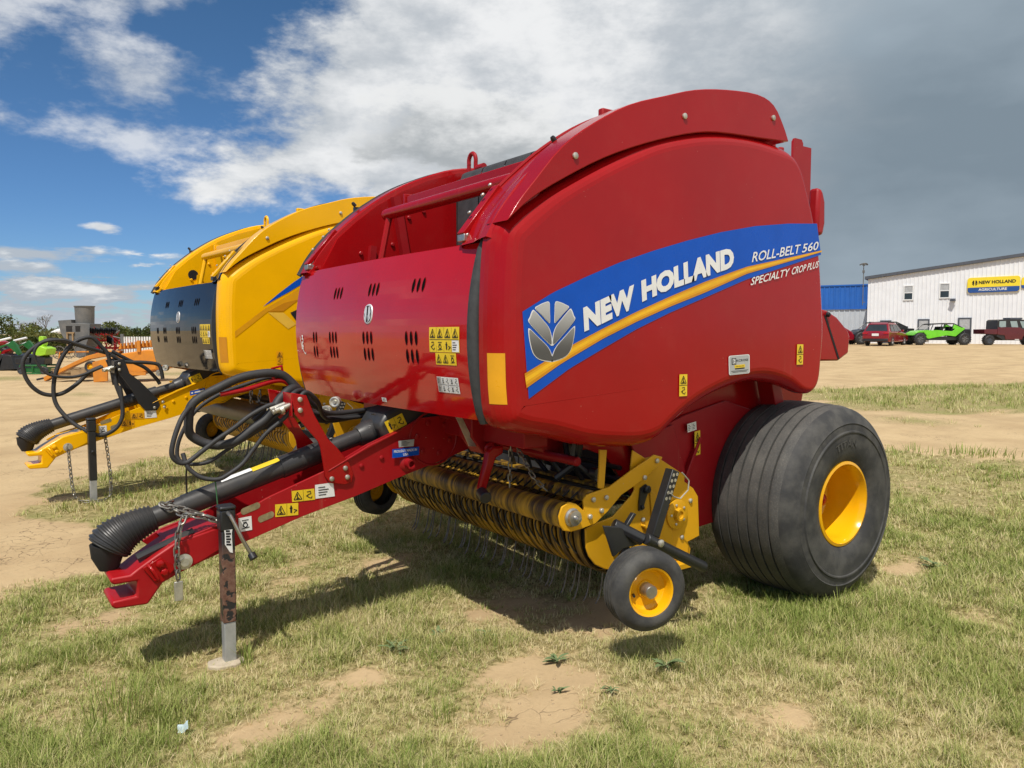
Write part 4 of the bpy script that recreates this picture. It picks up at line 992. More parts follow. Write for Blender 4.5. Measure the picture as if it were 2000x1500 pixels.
        H = [([(2.71, 0, .96), (2.75, 0, 1.21), (2.80, 0, 1.29), (2.88, 0, 1.37), (3.0, 0, 1.33), (3.09, 0, 1.22), (3.15, 0, 1.07), (3.17, 0, .92), (3.15, .02, .80), (3.07, .08, .68), (2.98, .14, .60), (2.87, .19, .55), (2.76, .19, .59), (2.70, .19, .68), (2.69, .18, .80), (2.70, .16, .96)], .017),
             ([(2.71, -.02, 1.22), (2.90, -.02, 1.28), (3.05, -.02, 1.33), (3.18, -.02, 1.35), (3.29, -.02, 1.29), (3.37, -.02, 1.19), (3.37, -.02, 1.08), (3.32, -.02, .97), (3.23, -.02, .90), (3.11, -.02, .90), (2.99, -.02, .98), (2.90, -.02, 1.07), (2.80, -.02, 1.12)], .017),
             ([(2.80, .03, 1.25), (3.0, .03, 1.32), (3.10, .03, 1.35), (3.24, .03, 1.33), (3.30, .03, 1.25), (3.28, .03, 1.16), (3.21, .03, 1.07), (3.09, .03, 1.04), (2.97, .03, 1.05), (2.80, .03, 1.12)], .012),
             ([(2.74, .06, 1.22), (2.64, .06, 1.16), (2.49, .06, 1.15), (2.37, .06, 1.13), (2.34, .06, 1.07), (2.33, .06, 1.0)], .016), ([(2.72, 0, 1.25), (2.59, 0, 1.17), (2.46, 0, 1.10), (2.37, 0, 1.0), (2.34, 0, .95)], .016), ([(2.70, .08, 1.15), (2.72, .1, 1.0), (2.68, .12, .84)], .02)]
    for p, r in H: MB().tube(catmull(p, 6), r, 10).build('hydraulic_hose', 'rubber', root)
    # safety chain
    cpth = [(3.13, .02, .69), (3.135, .07, .715), (3.165, .10, .712), (3.10, .11, .69), (3.04, .10, .66), (2.99, .12, .635), (2.95, .15, .615)] if not yb else [(3.105, .17, .468), (3.10, .2, .30), (3.09, .24, .12), (3.05, .25, .03), (2.93, .28, .015), (2.84, .24, .02), (2.80, .19, .1), (2.81, .17, .35), (2.83, .165, .55)]
    chain_mb(catmull(cpth, 6)).build('safety_chain', 'chain', root)
    if not yb:
        chain_mb(catmull([(3.03, .11, .655), (3.08, .13, .665), (3.107, .165, .65), (3.128, .175, .60), (3.138, .178, .53), (3.138, .178, .47), (3.135, .178, .40)], 6)).build('safety_chain', 'chain', root)
        chain_mb(catmull([(3.16, .05, .70), (3.10, .13, .672), (3.02, .15, .65), (2.95, .16, .62)], 6)).build('safety_chain', 'chain', root)
        MB().box((3.135, .178, .35), (.035, .012, .085)).build('chain_tag', 'zinc', root, .003)
        ck = MB().tube([(1.70, .45, .895), (1.80, .60, .895)], .034, 14); ck.prism([(1.755, .915), (1.82, .915), (1.85, .895), (1.865, .83), (1.90, .715), (1.862, .70), (1.825, .80), (1.80, .86), (1.76, .875)], .61, .645)
        cko = ck.build('crank', 'red', root, .01); MB().cyl((1.885, .64, .705), (1.905, .71, .690), .026, .028).build('crank_knob', 'black', cko, .004)
    # --- pickup
    pw = 1.0
    reel_c = [(1.20, .64), (1.32, .655), (1.43, .645), (1.51, .605), (1.545, .55), (1.545, .48), (1.52, .41), (1.465, .345), (1.39, .305), (1.30, .29), (1.18, .32)]
    rc = catmull([(x, 0, z) for x, z in reel_c], 4)
    core = [Vector((1.33 + (p.x-1.33)*.90, 0, .47 + (p.z-.47)*.90)) for p in rc]
    pr = MB(); pr.m(1).strip([p + Vector((0, -pw+.03, 0)) for p in core], [p + Vector((0, pw-.01, 0)) for p in core]); pr.m(0); nb_ = 31; pitch = (2*pw-.06)/nb_
    for i in range(nb_):
        y0 = -pw+.04 + i*pitch; y1 = y0 + pitch*.64; pr.strip([p + Vector((0, y0, 0)) for p in rc], [p + Vector((0, y1, 0)) for p in rc])
        for yy in (y0, y1): pr.strip([p + Vector((0, yy, 0)) for p in rc], [Vector((p.x*.96+1.33*.04, yy, p.z*.96+.47*.04)) for p in rc])
    reel = pr.build('pickup_reel', ['pick' if yb else 'dirty', 'dark'], root, ang=40)
    t1 = MB().tube(catmull([(1.36, 0, .34), (1.375, 0, .27), (1.385, 0, .21), (1.40, 0, .165), (1.42, 0, .14)], 3), .0042, 6).build('tine', 'tine', reel)
    t2 = MB().tube(catmull([(1.50, 0, .55), (1.56, .004, .535), (1.585, .012, .505), (1.575, .03, .46), (1.56, .045, .435)], 3), .0042, 6).build('tine', 'tine' if yb else 'black', reel)
    t1.location = (0, -pw+.04+pitch*.86, 0); t2.location = (0, -pw+.04+pitch*.86, 0)
    for i in range(1, nb_-1):
        y = -pw+.04 + pitch*(i+.86)
        dup(t1, reel, (.02*math.sin(i*1.9), y, .012*math.sin(i*2.7))); dup(t2, reel, (.004*math.sin(i*1.3), y, .006*math.sin(i*2.1)))
    for s_ in (1, -1):
        sdp = [(1.272, .897), (1.184, .849), (1.118, .856), (.899, .735), (.904, .704), (.836, .661), (.798, .614), (.782, .405), (.871, .387), (.849, .351), (.854, .316), (.94, .275), (.981, .303), (1.20, .29), (1.395, .335), (1.447, .35), (1.507, .383), (1.545, .428), (1.562, .47), (1.567, .559), (1.509, .576), (1.397, .592), (1.273, .68), (1.256, .704), (1.284, .806)]
        sp_ = MB().prism(sdp, s_*1.012, s_*1.022); sp_.box((.96, s_*1.05, .29), (.2, .06, .03)); sp_.box((1.10, s_*1.03, .44), (.012, .03, .28), Matrix.Rotation(.9, 3, 'Y')); sp_.prism([(1.16, .70), (1.02, .58), (.98, .36), (1.12, .34)], s_*1.022, s_*1.03)
        so_ = sp_.build('pickup_plate', 'pick', root, .004)
        MB().lathe([(.075, 0), (.075, .008), (.06, .012), (.035, .012), (.03, .03), (.02, .03), (.018, .022), (.001, .022)], (.969, s_*1.03, .547), (0, s_, 0), 28).build('bearing', 'pick', so_, ang=25)
        bolts([((.969+.05*math.cos(i*1.26), s_*1.042, .547+.05*math.sin(i*1.26)), (0, s_, 0), .007, .006) for i in range(5)] + [((x, s_*1.022, z), (0, s_, 0), .012, .01) for x, z in ((1.24, .78), (1.19, .71), (.86, .60), (1.2, .55), (.92, .42))], so_)
        # black bracket plate: slotted lever
        lv = MB().prism([(1.225, .71), (1.19, .725), (1.165, .70), (1.19, .655), (1.21, .60), (1.235, .60), (1.235, .64)], s_*1.026, s_*1.034); lv.bolt((1.19, s_*1.034, .70), (0, s_, 0), .02, .02); lv.bolt((1.215, s_*1.034, .615), (0, s_, 0), .010, .01)
        lv.build('lever', 'black', so_)
    if not yb:
        arm = [(1.745, .61), (1.752, .65), (1.735, .69), (1.695, .707), (1.65, .692), (1.606, .655), (1.611, .705), (1.59, .725), (1.562, .730), (1.453, .745), (1.314, .807), (1.159, .868), (1.10, .852), (1.13, .808), (1.232, .753), (1.375, .698), (1.46, .632), (1.536, .586), (1.618, .574), (1.682, .57), (1.725, .582)]
        for s_ in (1, -1):
            ap = MB().prism(arm, s_*1.045, s_*1.056).build('wind_guard_arm', 'pick', root, .004); ab = MB()
            bolts([((x, s_*1.056, z), (0, s_, 0), .012, .012) for x, z in ((1.554, .70), (1.475, .70), (1.228, .765), (1.145, .838), (1.504, .643), (1.574, .625))], ap)
            ab.lathe([(.042, 0), (.042, .006), (.034, .012), (.034, .028), (.016, .03), (.012, .055), (.001, .056)], (1.679, s_*1.056, .636), (0, s_, 0), 28); ab.build('roller_bearing', 'steel', ap, ang=30)
        MB().cyl((1.679, -1.04, .636), (1.679, 1.04, .636), .058, n=32).build('wind_guard_roller', 'dirty', root)
        MB().cyl((1.555, -1.04, .71), (1.555, 1.04, .71), .03, n=20).build('wind_guard_tube', 'dirty', root)
        MB().box((1.42, 0, .735), (.06, 2.05, .012)).build('crop_bar', 'dirty', root)
        fing = MB()
        for i in range(34):
            y = -.98+i*.0594; fing.tube([(1.62, y, .70), (1.56, y, .735), (1.42, y, .72), (1.26, y, .66)], .0055, 5)
        fing.build('wind_guard_fingers', 'dark', root)
        for y, a in ((.62, 0), (.66, .03)):
            chain_mb([(1.70, y, .90), (1.705, y+a, .72)] if a == 0 else [(1.69, y, .90), (1.66, y+.1, .76), (1.62, y+.16, .70)], .03, .0035, .009).build('lift_chain', 'chain', root)
        MB().prism([(1.497, .92), (1.454, .915), (1.462, .82), (1.469, .733), (1.507, .744), (1.50, .83)], 1.03, 1.038).build('hanger_strap', 'pick', root)
    else:
        wg = MB().tube([(1.74, -.92, .70), (1.74, .92, .70)], .10, 20); wg.prism([(1.68, .82), (1.60, .82), (1.55, .72), (1.6, .6), (1.78, .58), (1.86, .68)], .90, .96); wg.prism([(1.68, .82), (1.60, .82), (1.55, .72), (1.6, .6), (1.78, .58), (1.86, .68)], -.96, -.90)
        wg.cyl((1.62, -.92, .82), (1.62, .92, .82), .035); wg.build('wind_guard_roller', 'black', root, .008, 30)
        chain_mb(catmull([(1.75, .72, 1.0), (1.78, .72, .84), (1.74, .74, .72), (1.70, .76, .98)], 5), .04, .005, .013).build('lift_chain', 'chain', root)
        hk = MB().tube([(1.80, .93, .66), (1.83, .97, .64), (1.80, 1.0, .60), (1.76, .98, .62)], .008, 8); hk.sphere((1.80, .98, .63), .02); hk.build('hook_pin', 'zinc', root)
        MB().prism([(1.15, .95), (1.5, 1.0), (1.85, 1.02), (1.85, .95), (1.6, .8), (1.3, .78)], .60, .62).build('feed_plate', 'yellow', root, .004)
    for s_ in (1, -1):
        Yy = s_*1.13
        gs = MB(); a = Vector((1.112, Yy, .80)); b = Vector((1.245, Yy, .50)); gs.box((a+b)/2, (.05, .05, (b-a).length), (b-a).to_track_quat('Z', 'Y').to_matrix())
        gs.prism([(1.553, .593), (1.448, .573), (1.413, .555), (1.28, .486), (1.324, .47), (1.43, .468), (1.472, .444), (1.491, .441)], s_*1.115, s_*1.125); gs.prism([(1.351, .622), (1.333, .613), (1.394, .548), (1.411, .557)], s_*1.09, s_*1.115)
        gs.tube([(1.45, s_*1.08, .575), (1.33, s_*1.15, .50)], .03, 8); gs.tube([(1.33, s_*1.17, .51), (.925, s_*1.17, .305)], .027, 18); gs.tube([(1.42, s_*1.06, .34), (1.36, s_*1.08, .46)], .02, 8)
        go = gs.build('gauge_wheel_arm', 'black', root, .004); hl = MB()
        for i in range(5):
            for j in (-1, 1):
                p = a + (b-a)*(.06+.09*i); hl.lathe([(.0085, .0262*1), (.001, .0264)], (p.x + .012*j, p.y, p.z), (0, s_, 0), 10)
        hl.bolt((1.261, s_*1.197, .483), (0, s_, 0), .018, .012); hl.bolt((1.08, s_*1.19, .38), (0, s_, 0), .01, .004); hl.build('holes', 'zinc', go)
        MB().tube([(1.165, s_*1.165, .70), (1.14, s_*1.165, .68), (1.095, s_*1.165, .665), (1.04, s_*1.165, .70), (1.035, s_*1.165, .745), (1.085, s_*1.165, .79)], .0035, 6).build('pin_ring', 'zinc', go)
        gauge_wheel(root, (1.485, s_*1.315, .348), (.28, s_*.96, .0), s_)


def block_mat():
    return mat('pale_block', (.52, .44, .32), .9, 0, .2, 12.0, bmp=.3)


M['block'] = block_mat()
M['stripe_edge'] = mat('decal_orange', (.62, .26, .01), .3, 0, .1, spec=.25); M['stripe_mid'] = mat('decal_gold', (.78, .38, .015), .3, 0, .1, spec=.25)
M['green_tie'] = mat('green_cord', (.05, .16, .06), .8)
M['slot_tan'] = mat('slot_fill', (.30, .24, .12), .9, 0, .4, 30.0)  # mottled tan face filling the drawbar slots
red = thing('round_baler', 'large red round baler with blue side decal, red front door and two wheel sizes', 'baler', (0, 0, 0))
build_baler(red, 'red')
yel = thing('round_baler', 'yellow round baler with glossy black front door, parked behind the red one', 'baler', (.06, -3.92, .05), .05)
build_baler(yel, 'yellow')


# ---------------------------------------------------------------- background helpers
def hz(x, y): return float(height(np.array([float(x)]), np.array([float(y)]))[0])


RIGHT = math.atan2(Rv.y, Rv.x)                                          # heading of picture-right, used to turn the far machines


def poly3(mb, pts, d0, d1):
    """outline in (along, up) pushed through a depth range (local y, larger is farther)"""
    return mb.prism(pts, d0, d1)


M['white_wall'] = mat('white_cladding', (.80, .81, .82), .45, 0, .06, 1.5)
M['grey_wall'] = mat('grey_cladding', (.50, .54, .58), .5, 0, .08, 1.5)
M['blue_wall'] = mat('blue_cladding', (.02, .13, .48), .45, 0, .15, 1.0)
M['trim'] = mat('dark_trim', (.09, .10, .12), .5)
M['glass'] = mat('window_glass', (.035, .045, .05), .08, 0, .3, 2.0)
M['blind'] = mat('window_blind', (.45, .46, .46), .4)
M['green_r'] = mat('lime_green', (.16, .62, .02), .3, 0, .15, 3.0, coat=.3)
M['green_d'] = mat('deep_green', (.015, .13, .03), .4, 0, .3, 3.0)
M['lime'] = mat('lime_paint', (.36, .66, .03), .4, 0, .2, 4.0)
M['maroon'] = mat('maroon_paint', (.10, .008, .014), .25, 0, .15, 3.0, coat=.4)
M['suv'] = mat('suv_red', (.28, .008, .02), .25, .2, .1, 3.0, coat=.5)
M['orange'] = mat('orange_paint', (.66, .24, .02), .45, 0, .3, 3.0, col2=(.50, .19, .03))
M['grey_steel'] = mat('grey_steel', (.125, .13, .13), .6, .2, .3, 2.0, col2=(.18, .175, .165))
M['wood'] = mat('old_wood', (.36, .24, .12), .8, 0, .4, 5.0)
M['tail'] = mat('tail_lamp', (.45, .01, .02), .2)
M['sign_y'] = mat('sign_yellow', (.86, .66, .03), .4, 0, .05)
M['sign_b'] = mat('sign_blue', (.02, .08, .28), .4, 0, .1)
M['bark'] = mat('bark', (.16, .12, .085), .9, 0, .4, 8.0)
M['tarp'] = mat('white_tarp', (.78, .78, .76), .6)
M['poly_glass'] = mat('cab_window', (.28, .36, .36), .1, 0, .1)

# ---------------------------------------------------------------- dealership building
WD = Vector((-.371, .928, 0)); BD = Vector((-.928, -.371, 0))          # along the front wall (picture-right), and back
P0 = Vector((-59.53, -32.08, 0)); G0 = .60


def wallpt(s, d, z, o=P0): return o + WD*s + BD*d + Vector((0, 0, z))


def roof_z(s): return 6.1 + .122*s if s < 21 else 6.1 + .122*21 - .122*(s-21)


bld = thing('dealership_building', 'white ribbed metal building with dark sloping roof edge, beyond the dirt yard', 'building', (0, 0, 0))
wb = MB(); n = 0; s = 0.0; prev = None; L = 42.0
while s < L:                                                            # ribbed sheeting: raised rib every 0.3 m
    for (a, d) in ((0, 0), (.20, 0), (.225, -.035), (.275, -.035)):
        q = min(s+a, L); cur = (wallpt(q, d, G0-.4), wallpt(q, d, roof_z(q)))
        if prev: wb.add([prev[0], cur[0], cur[1], prev[1]], [(0, 1, 2, 3)])
        prev = cur
    s += .30
for a, b in ((0, L),):
    wb.add([wallpt(0, 0, G0-.4), wallpt(0, 26, G0-.4), wallpt(0, 26, roof_z(0)), wallpt(0, 0, roof_z(0))], [(0, 1, 2, 3)])
    wb.add([wallpt(L, 0, G0-.4), wallpt(L, 26, G0-.4), wallpt(L, 26, roof_z(L)), wallpt(L, 0, roof_z(L))], [(0, 1, 2, 3)])
wb.build('wall', 'white_wall', bld, ang=20)
rf = MB()
for (a, b) in ((-.25, 21), (21, L+.25)):
    q = [wallpt(a, -.25, roof_z(a)+.02), wallpt(b, -.25, roof_z(b)+.02), wallpt(b, 26, roof_z(b)+.02), wallpt(a, 26, roof_z(a)+.02)]
    rf.add(q + [p + Vector((0, 0, .24)) for p in q], [(0, 1, 2, 3), (4, 5, 6, 7), (0, 1, 5, 4), (1, 2, 6, 5), (2, 3, 7, 6), (3, 0, 4, 7)])
rf.build('roof', 'trim', bld)


def bwin(s0, s1, z0, z1, nm, frame, split, sill=False):
    f = MB(); t = .09
    for (a, b, c, d) in ((s0-t, s1+t, z1, z1+t), (s0-t, s1+t, z0-t, z0), (s0-t, s0, z0, z1), (s1, s1+t, z0, z1)) + (((s0, s1, (z0+z1)/2-.03, (z0+z1)/2+.03),) if split else ()):
        q = [wallpt(a, -.085, c), wallpt(b, -.085, c), wallpt(b, -.085, d), wallpt(a, -.085, d)]
        f.add(q + [p + BD*.08 for p in q], [(0, 1, 2, 3), (0, 1, 5, 4), (1, 2, 6, 5), (2, 3, 7, 6), (3, 0, 4, 7)])
    fo = f.build(nm, frame, bld)
    MB().add([wallpt(s0, -.05, z0), wallpt(s1, -.05, z0), wallpt(s1, -.05, z1), wallpt(s0, -.05, z1)], [(0, 1, 2, 3)]).build('pane', 'glass', fo)
    if split: MB().add([wallpt(s0+.02, -.056, (z0+z1)/2+.03), wallpt(s1-.02, -.056, (z0+z1)/2+.03), wallpt(s1-.02, -.056, z1-.02), wallpt(s0+.02, -.056, z1-.02)], [(0, 1, 2, 3)]).build('blind', 'blind', fo)


bwin(2.82, 3.40, 4.32, 5.40, 'window', 'white', True); bwin(5.44, 6.05, 4.42, 5.50, 'window', 'white', True)
bwin(1.12, 1.80, .75, 2.50, 'door', 'trim', False); bwin(3.95, 4.65, 1.0, 2.58, 'window', 'trim', True); bwin(6.85, 7.62, .95, 2.66, 'window', 'trim', True); bwin(11.6, 12.5, .7, 2.8, 'door', 'trim', False)
lm = MB(); c_ = wallpt(6.35, -.12, 4.22); lm.box(c_, (.3, .3, .16)); lm.box(wallpt(6.35, -.3, 4.12), (.34, .34, .06)); tag(lm.build('wall_lamp', 'trim', ang=30), 'small dark wall lamp below the right upper window of the white building', 'lamp')
# sign
sg = thing('shop_sign', 'yellow and blue dealer sign with rounded ends on the white wall', 'sign', (0, 0, 0))


def sgp(u, v, h=0.0): return wallpt(7.32 + 3.55*u, -.14-h, 4.70 + 1.22*v + .06*u)


def rrect(r=.06, n=6, asp=2.9):
    return [(cx+r*math.cos(a), cy+r*asp*math.sin(a)) for cx, cy, a0 in ((1-r, 1-r*asp, 0), (r, 1-r*asp, 90), (r, r*asp, 180), (1-r, r*asp, 270)) for a in [math.radians(a0+i*90/n) for i in range(n+1)]]


R_ = rrect(); sb_ = MB(); q = [sgp(u, v, .0) for u, v in R_]; sb_.add(q, [tuple(range(len(q)))]); sb_.strip(q, [p + BD*.12 for p in q], True); sb_.build('sign_board', 'sign_y', sg)
low_ = [(u, min(v, .34)) for u, v in rrect()]; low_ = [(.5+(u-.5)*.985, v*.985+.005) for u, v in low_]
MB().add([sgp(u, v + (.05*(1-(2*u-1)**2) if v > .33 else 0), .004) for u, v in low_], [tuple(range(len(low_)))]).build('blue_band', 'sign_b', sg)
t_ = MB(); text(t_, 'NEW HOLLAND', lambda u, v: sgp(.22+.70*u, .56+.22*v, .008), .04); t_.build('sign_lettering', 'ink', sg)
t_ = MB(); text(t_, 'AGRICULTURE', lambda u, v: sgp(.22+.54*u, .12+.17*v, .010), .02); t_.build('sign_lettering', 'white', sg)
e_ = MB()
for sgn in (-1, 1):
    for a in ([(.10, .42), (.30, .46), (.31, .12), (.10, -.02)], [(.34, .36), (.46, .1), (.12, -.38), (.07, -.1)], [(.46, 0), (.44, -.25), (.2, -.46), (.08, -.46)]):
        e_.add([sgp(.145+sgn*x*.115, .65+y*.36, .008) for x, y in a], [(0, 1, 2, 3)])
e_.build('emblem', 'ink', sg)
sg2 = thing('shop_sign', 'second yellow and blue sign at the picture edge, cut off', 'sign', (0, 0, 0)); 
def sgp2(u, v, h=0.0): return wallpt(10.95 + 2.2*u, -.10-h, 4.98 + .86*v)
q = [sgp2(u, v) for u, v in rrect()]; MB().add(q, [tuple(range(len(q)))]).strip(q, [p + BD*.08 for p in q], True).build('sign_board', 'sign_y', sg2); MB().add([sgp2(u, min(v, .3), .004) for u, v in rrect()], [tuple(range(28))]).build('blue_band', 'sign_b', sg2)
# blue and grey shed
shed = thing('metal_shed', 'grey metal shed with a bright blue upper wall, left of the white building', 'building', (0, 0, 0)); O2 = Vector((-63.57, -34.53, 0))
def shp(s, d, z): return O2 - WD*(s-2.2) + BD*d + Vector((0, 0, z))
for nm, z0, z1, mt in (('wall', 0., 3.72, 'grey_wall'), ('upper_wall', 3.72, 5.86, 'blue_wall')):
    m_ = MB(); prev = None; s = 0.0
    while s < 30:
        for (a, d) in ((0, 0), (.30, 0), (.33, -.05), (.42, -.05)):
            cur = (shp(s+a, d - (.03 if z0 > 1 else 0), z0), shp(s+a, d - (.03 if z0 > 1 else 0), z1))
            if prev: m_.add([prev[0], cur[0], cur[1], prev[1]], [(0, 1, 2, 3)])
            prev = cur
        s += .45
    m_.build(nm, mt, shed, ang=20)
m_ = MB(); 
for z, h in ((3.70, .12), (5.86, .12)):
    q = [shp(-.3, -.12, z), shp(30, -.12, z), shp(30, .1, z), shp(-.3, .1, z)]; m_.add(q + [p+Vector((0, 0, h)) for p in q], [(0, 1, 2, 3), (4, 5, 6, 7), (0, 1, 5, 4), (1, 2, 6, 5), (2, 3, 7, 6), (3, 0, 4, 7)])
m_.build('trim_rail', 'blue_wall', shed)
m_ = MB(); q = [shp(-.3, 0, 5.95), shp(30, 0, 5.95), shp(30, 18, 6.6), shp(-.3, 18, 6.6)]; m_.add(q, [(0, 1, 2, 3)]); m_.build('roof', 'trim', shed)
mst = MB(); a = wallpt(-.35, -.25, 3.9); mst.tube([a, a+Vector((0, 0, 3.4))], .035, 8); mst.tube([a+Vector((0, 0, 3.4))+Vector((.30*math.cos(t), .30*math.sin(t), .06*math.sin(t*2)+.08)) for t in [2*PI*i/12 for i in range(12)]], .05, 6, True); mst.box(a+Vector((0, 0, 3.40)), (.30, .1, .10)); mst.box(a+Vector((0, 0, 2.85)), (.14, .14, .22)); mst.box(a + Vector((-.03, .06, .25)), (.1, .2, .06))
tag(mst.build('antenna_mast', 'grey_steel'), 'thin grey mast with a ring head at the corner of the white building', 'antenna')


# ---------------------------------------------------------------- vehicles by the building
def far_wheel(parent, u, z, y, r, w, rimmat, knob=True):
    t = MB(); pr = [(r*.55, -w/2), (r*.82, -w/2-.01), (r*.97, -w*.38), (r, -w*.2), (r, w*.2), (r*.97, w*.38), (r*.82, w/2+.01), (r*.55, w/2)]
    t.lathe(pr, (u, y, z), (0, 1, 0), 24)
    if knob:
        for i in range(18):
            a = 2*PI*i/18
            for sd_ in (-.28, .28): t.box((u+(r+.005)*math.cos(a+sd_*.3), y+w*sd_, z+(r+.005)*math.sin(a+sd_*.3)), (.05, w*.34, .07), Matrix.Rotation(-a, 3, 'Y'))
    wo = t.build('wheel', 'rubber', parent, ang=30)
    k = MB().lathe([(r*.56, -w*.46), (r*.5, -w*.30), (r*.12, -w*.36), (.001, -w*.37)], (u, y, z), (0, 1, 0), 20)
    for i in range(6):
        a = i*PI/3; k.tube([(u+r*.15*math.cos(a), y-w*.40, z+r*.15*math.sin(a)), (u+r*.54*math.cos(a), y-w*.47, z+r*.54*math.sin(a))], r*.06, 5)
    k.build('rim', rimmat, wo, ang=30)


def buggy(label, loc, rz, main, k=1.0):
    """four-seat side-by-side: local x to its tail, local y away from the viewer"""
    b = thing('utility_buggy', label, 'buggy', loc, rz)
    f = lambda x, y: ((x-1080)*.00684*k, (402-y)*.00684*k)
    bd = MB()
    for d0, d1 in ((-.68, -.60), (.60, .68)):
        bd.prism([f(*p) for p in [(772, 300), (785, 275), (830, 252), (900, 244), (955, 246), (1010, 244), (1180, 256), (1215, 228), (1305, 216), (1312, 232), (1250, 282), (1215, 312), (1120, 300), (1000, 322), (930, 336), (896, 326), (905, 300), (872, 268), (820, 272), (800, 298)]], d0*k, d1*k)
        bd.prism([f(*p) for p in [(1186, 196), (1200, 184), (1312, 222), (1300, 232), (1182, 228)]], d0*k*.9, d1*k*.9)
    bd.prism([f(*p) for p in [(772, 300), (785, 275), (830, 252), (900, 244), (955, 246), (955, 275), (872, 280), (800, 300)]], -.55*k, .55*k)
    bd.build('body', main, b, .01)
    ch = MB().prism([f(*p) for p in [(880, 330), (1010, 318), (1200, 312), (1250, 330), (1235, 352), (890, 352)]], -.62*k, .62*k)
    ch.prism([f(*p) for p in [(1225, 262), (1300, 236), (1392, 240), (1392, 300), (1330, 318), (1240, 300)]], -.45*k, .45*k)
    ch.build('chassis', 'black', b, .01)
    ca = MB()
    for d in (-.60, .60):
        P = lambda x, y: (f(x, y)[0], d*k, f(x, y)[1])
        ca.tube([P(882, 246), P(955, 184), P(1080, 175), P(1200, 176), P(1312, 228)], .034*k, 6); ca.tube([P(1075, 176), P(1045, 250)], .03*k, 6); ca.tube([P(1196, 178), P(1176, 250)], .03*k, 6)
    for x, y in ((955, 184), (1075, 176), (1200, 177)): ca.tube([(f(x, y)[0], -.6*k, f(x, y)[1]), (f(x, y)[0], .6*k, f(x, y)[1])], .03*k, 6)
    ca.prism([f(*p) for p in [(965, 174), (1080, 168), (1200, 169), (1200, 175), (1080, 175), (965, 181)]], -.56*k, .56*k); ca.build('roll_cage', 'black', b)
    se = MB()
    for x in (1010, 1130):
        for d in (-.3, .3): se.prism([f(*p) for p in [(x, 290), (x+70, 290), (x+92, 205), (x+72, 205), (x+52, 268), (x, 272)]], (d-.2)*k, (d+.2)*k)
    se.build('seats', 'dark', b, .02)
    su = MB()
    for x in (825, 1300):
        for d in (-.62, .62): su.tube([(f(x, 340)[0], d*k, f(x, 340)[1]), (f(x+60 if x < 1000 else x-40, 320)[0], d*.4*k, f(x, 318)[1])], .03*k, 6); su.tube([(f(x, 330)[0], d*.9*k, f(x, 330)[1]), (f(x+25, 262)[0], d*.7*k, f(x+25, 262)[1])], .035*k, 6)
    su.build('suspension', 'trim', b)
    for x, z in ((825, 350), (1300, 346)):
        for d in (-.74, .74): far_wheel(b, f(x, z)[0], .44*k, d*k, .44*k, .30*k, 'grey_steel')
    return b


def at_right(px_u, depth):                                              # a spot in front of the building, metres along picture-right and away
    return CAM + Rv*px_u + Fh*depth


def place(v):
    return (v.x, v.y, hz(v.x, v.y))


buggy('lime green side-by-side buggy with open roll cage by the white wall', place(at_right(31.55, 57)), RIGHT, 'green_r')
buggy('black side-by-side buggy partly behind the red SUV', place(at_right(28.75, 60)), RIGHT, 'black', 1.10)
# crew-cab utility vehicle
uv = thing('utility_vehicle', 'dark maroon crew cab utility vehicle with cargo bed at the right edge', 'utility vehicle', place(at_right(35.95, 56)), RIGHT)
f = lambda x, y: ((x-1760)*.0068, (402-y)*.0068)
MB().prism([f(*p) for p in [(1465, 234), (1602, 234), (1602, 290), (1467, 284)]], -.68, .68).build('cargo_bed', 'maroon', uv, .02)
MB().prism([f(*p) for p in [(1602, 236), (1610, 215), (1840, 215), (1870, 235), (2010, 240), (2055, 262), (2060, 300), (2000, 290), (1930, 285), (1880, 310), (1868, 345), (1690, 345), (1680, 300), (1602, 292)]], -.70, .70).build('body', 'maroon', uv, .03)
MB().prism([f(*p) for p in [(1602, 290), (1690, 300), (1700, 335), (1880, 335), (1880, 352), (1680, 352), (1600, 310)]], -.66, .66).build('chassis', 'black', uv)
MB().prism([f(*p) for p in [(1598, 240), (1600, 145), (1620, 132), (1840, 128), (1920, 140), (1945, 152), (1998, 238)]], -.66, .66).build('cab', 'black', uv, .03)
MB().prism([f(*p) for p in [(1756, 112), (1890, 112), (1890, 128), (1756, 128)]], -.4, .4).build('roof_box', 'trim', uv, .01)
for pts in ([(1622, 150), (1690, 148), (1692, 210), (1640, 214), (1622, 205)], [(1735, 150), (1805, 148), (1822, 214), (1752, 212)], [(1838, 150), (1915, 152), (1962, 226), (1870, 222)]):
    MB().prism([f(*p) for p in pts], -.672, -.655).build('window', 'poly_glass', uv)
MB().box((f(1810, 342)[0], -.70, f(1810, 342)[1]), (.3, .03, .05)).build('step', 'chrome', uv)
for x, d in ((1512, -.70), (1628, .70), (1940, -.70), (2040, .70)): far_wheel(uv, f(x, 0)[0], .36, d, .36, .26, 'trim')
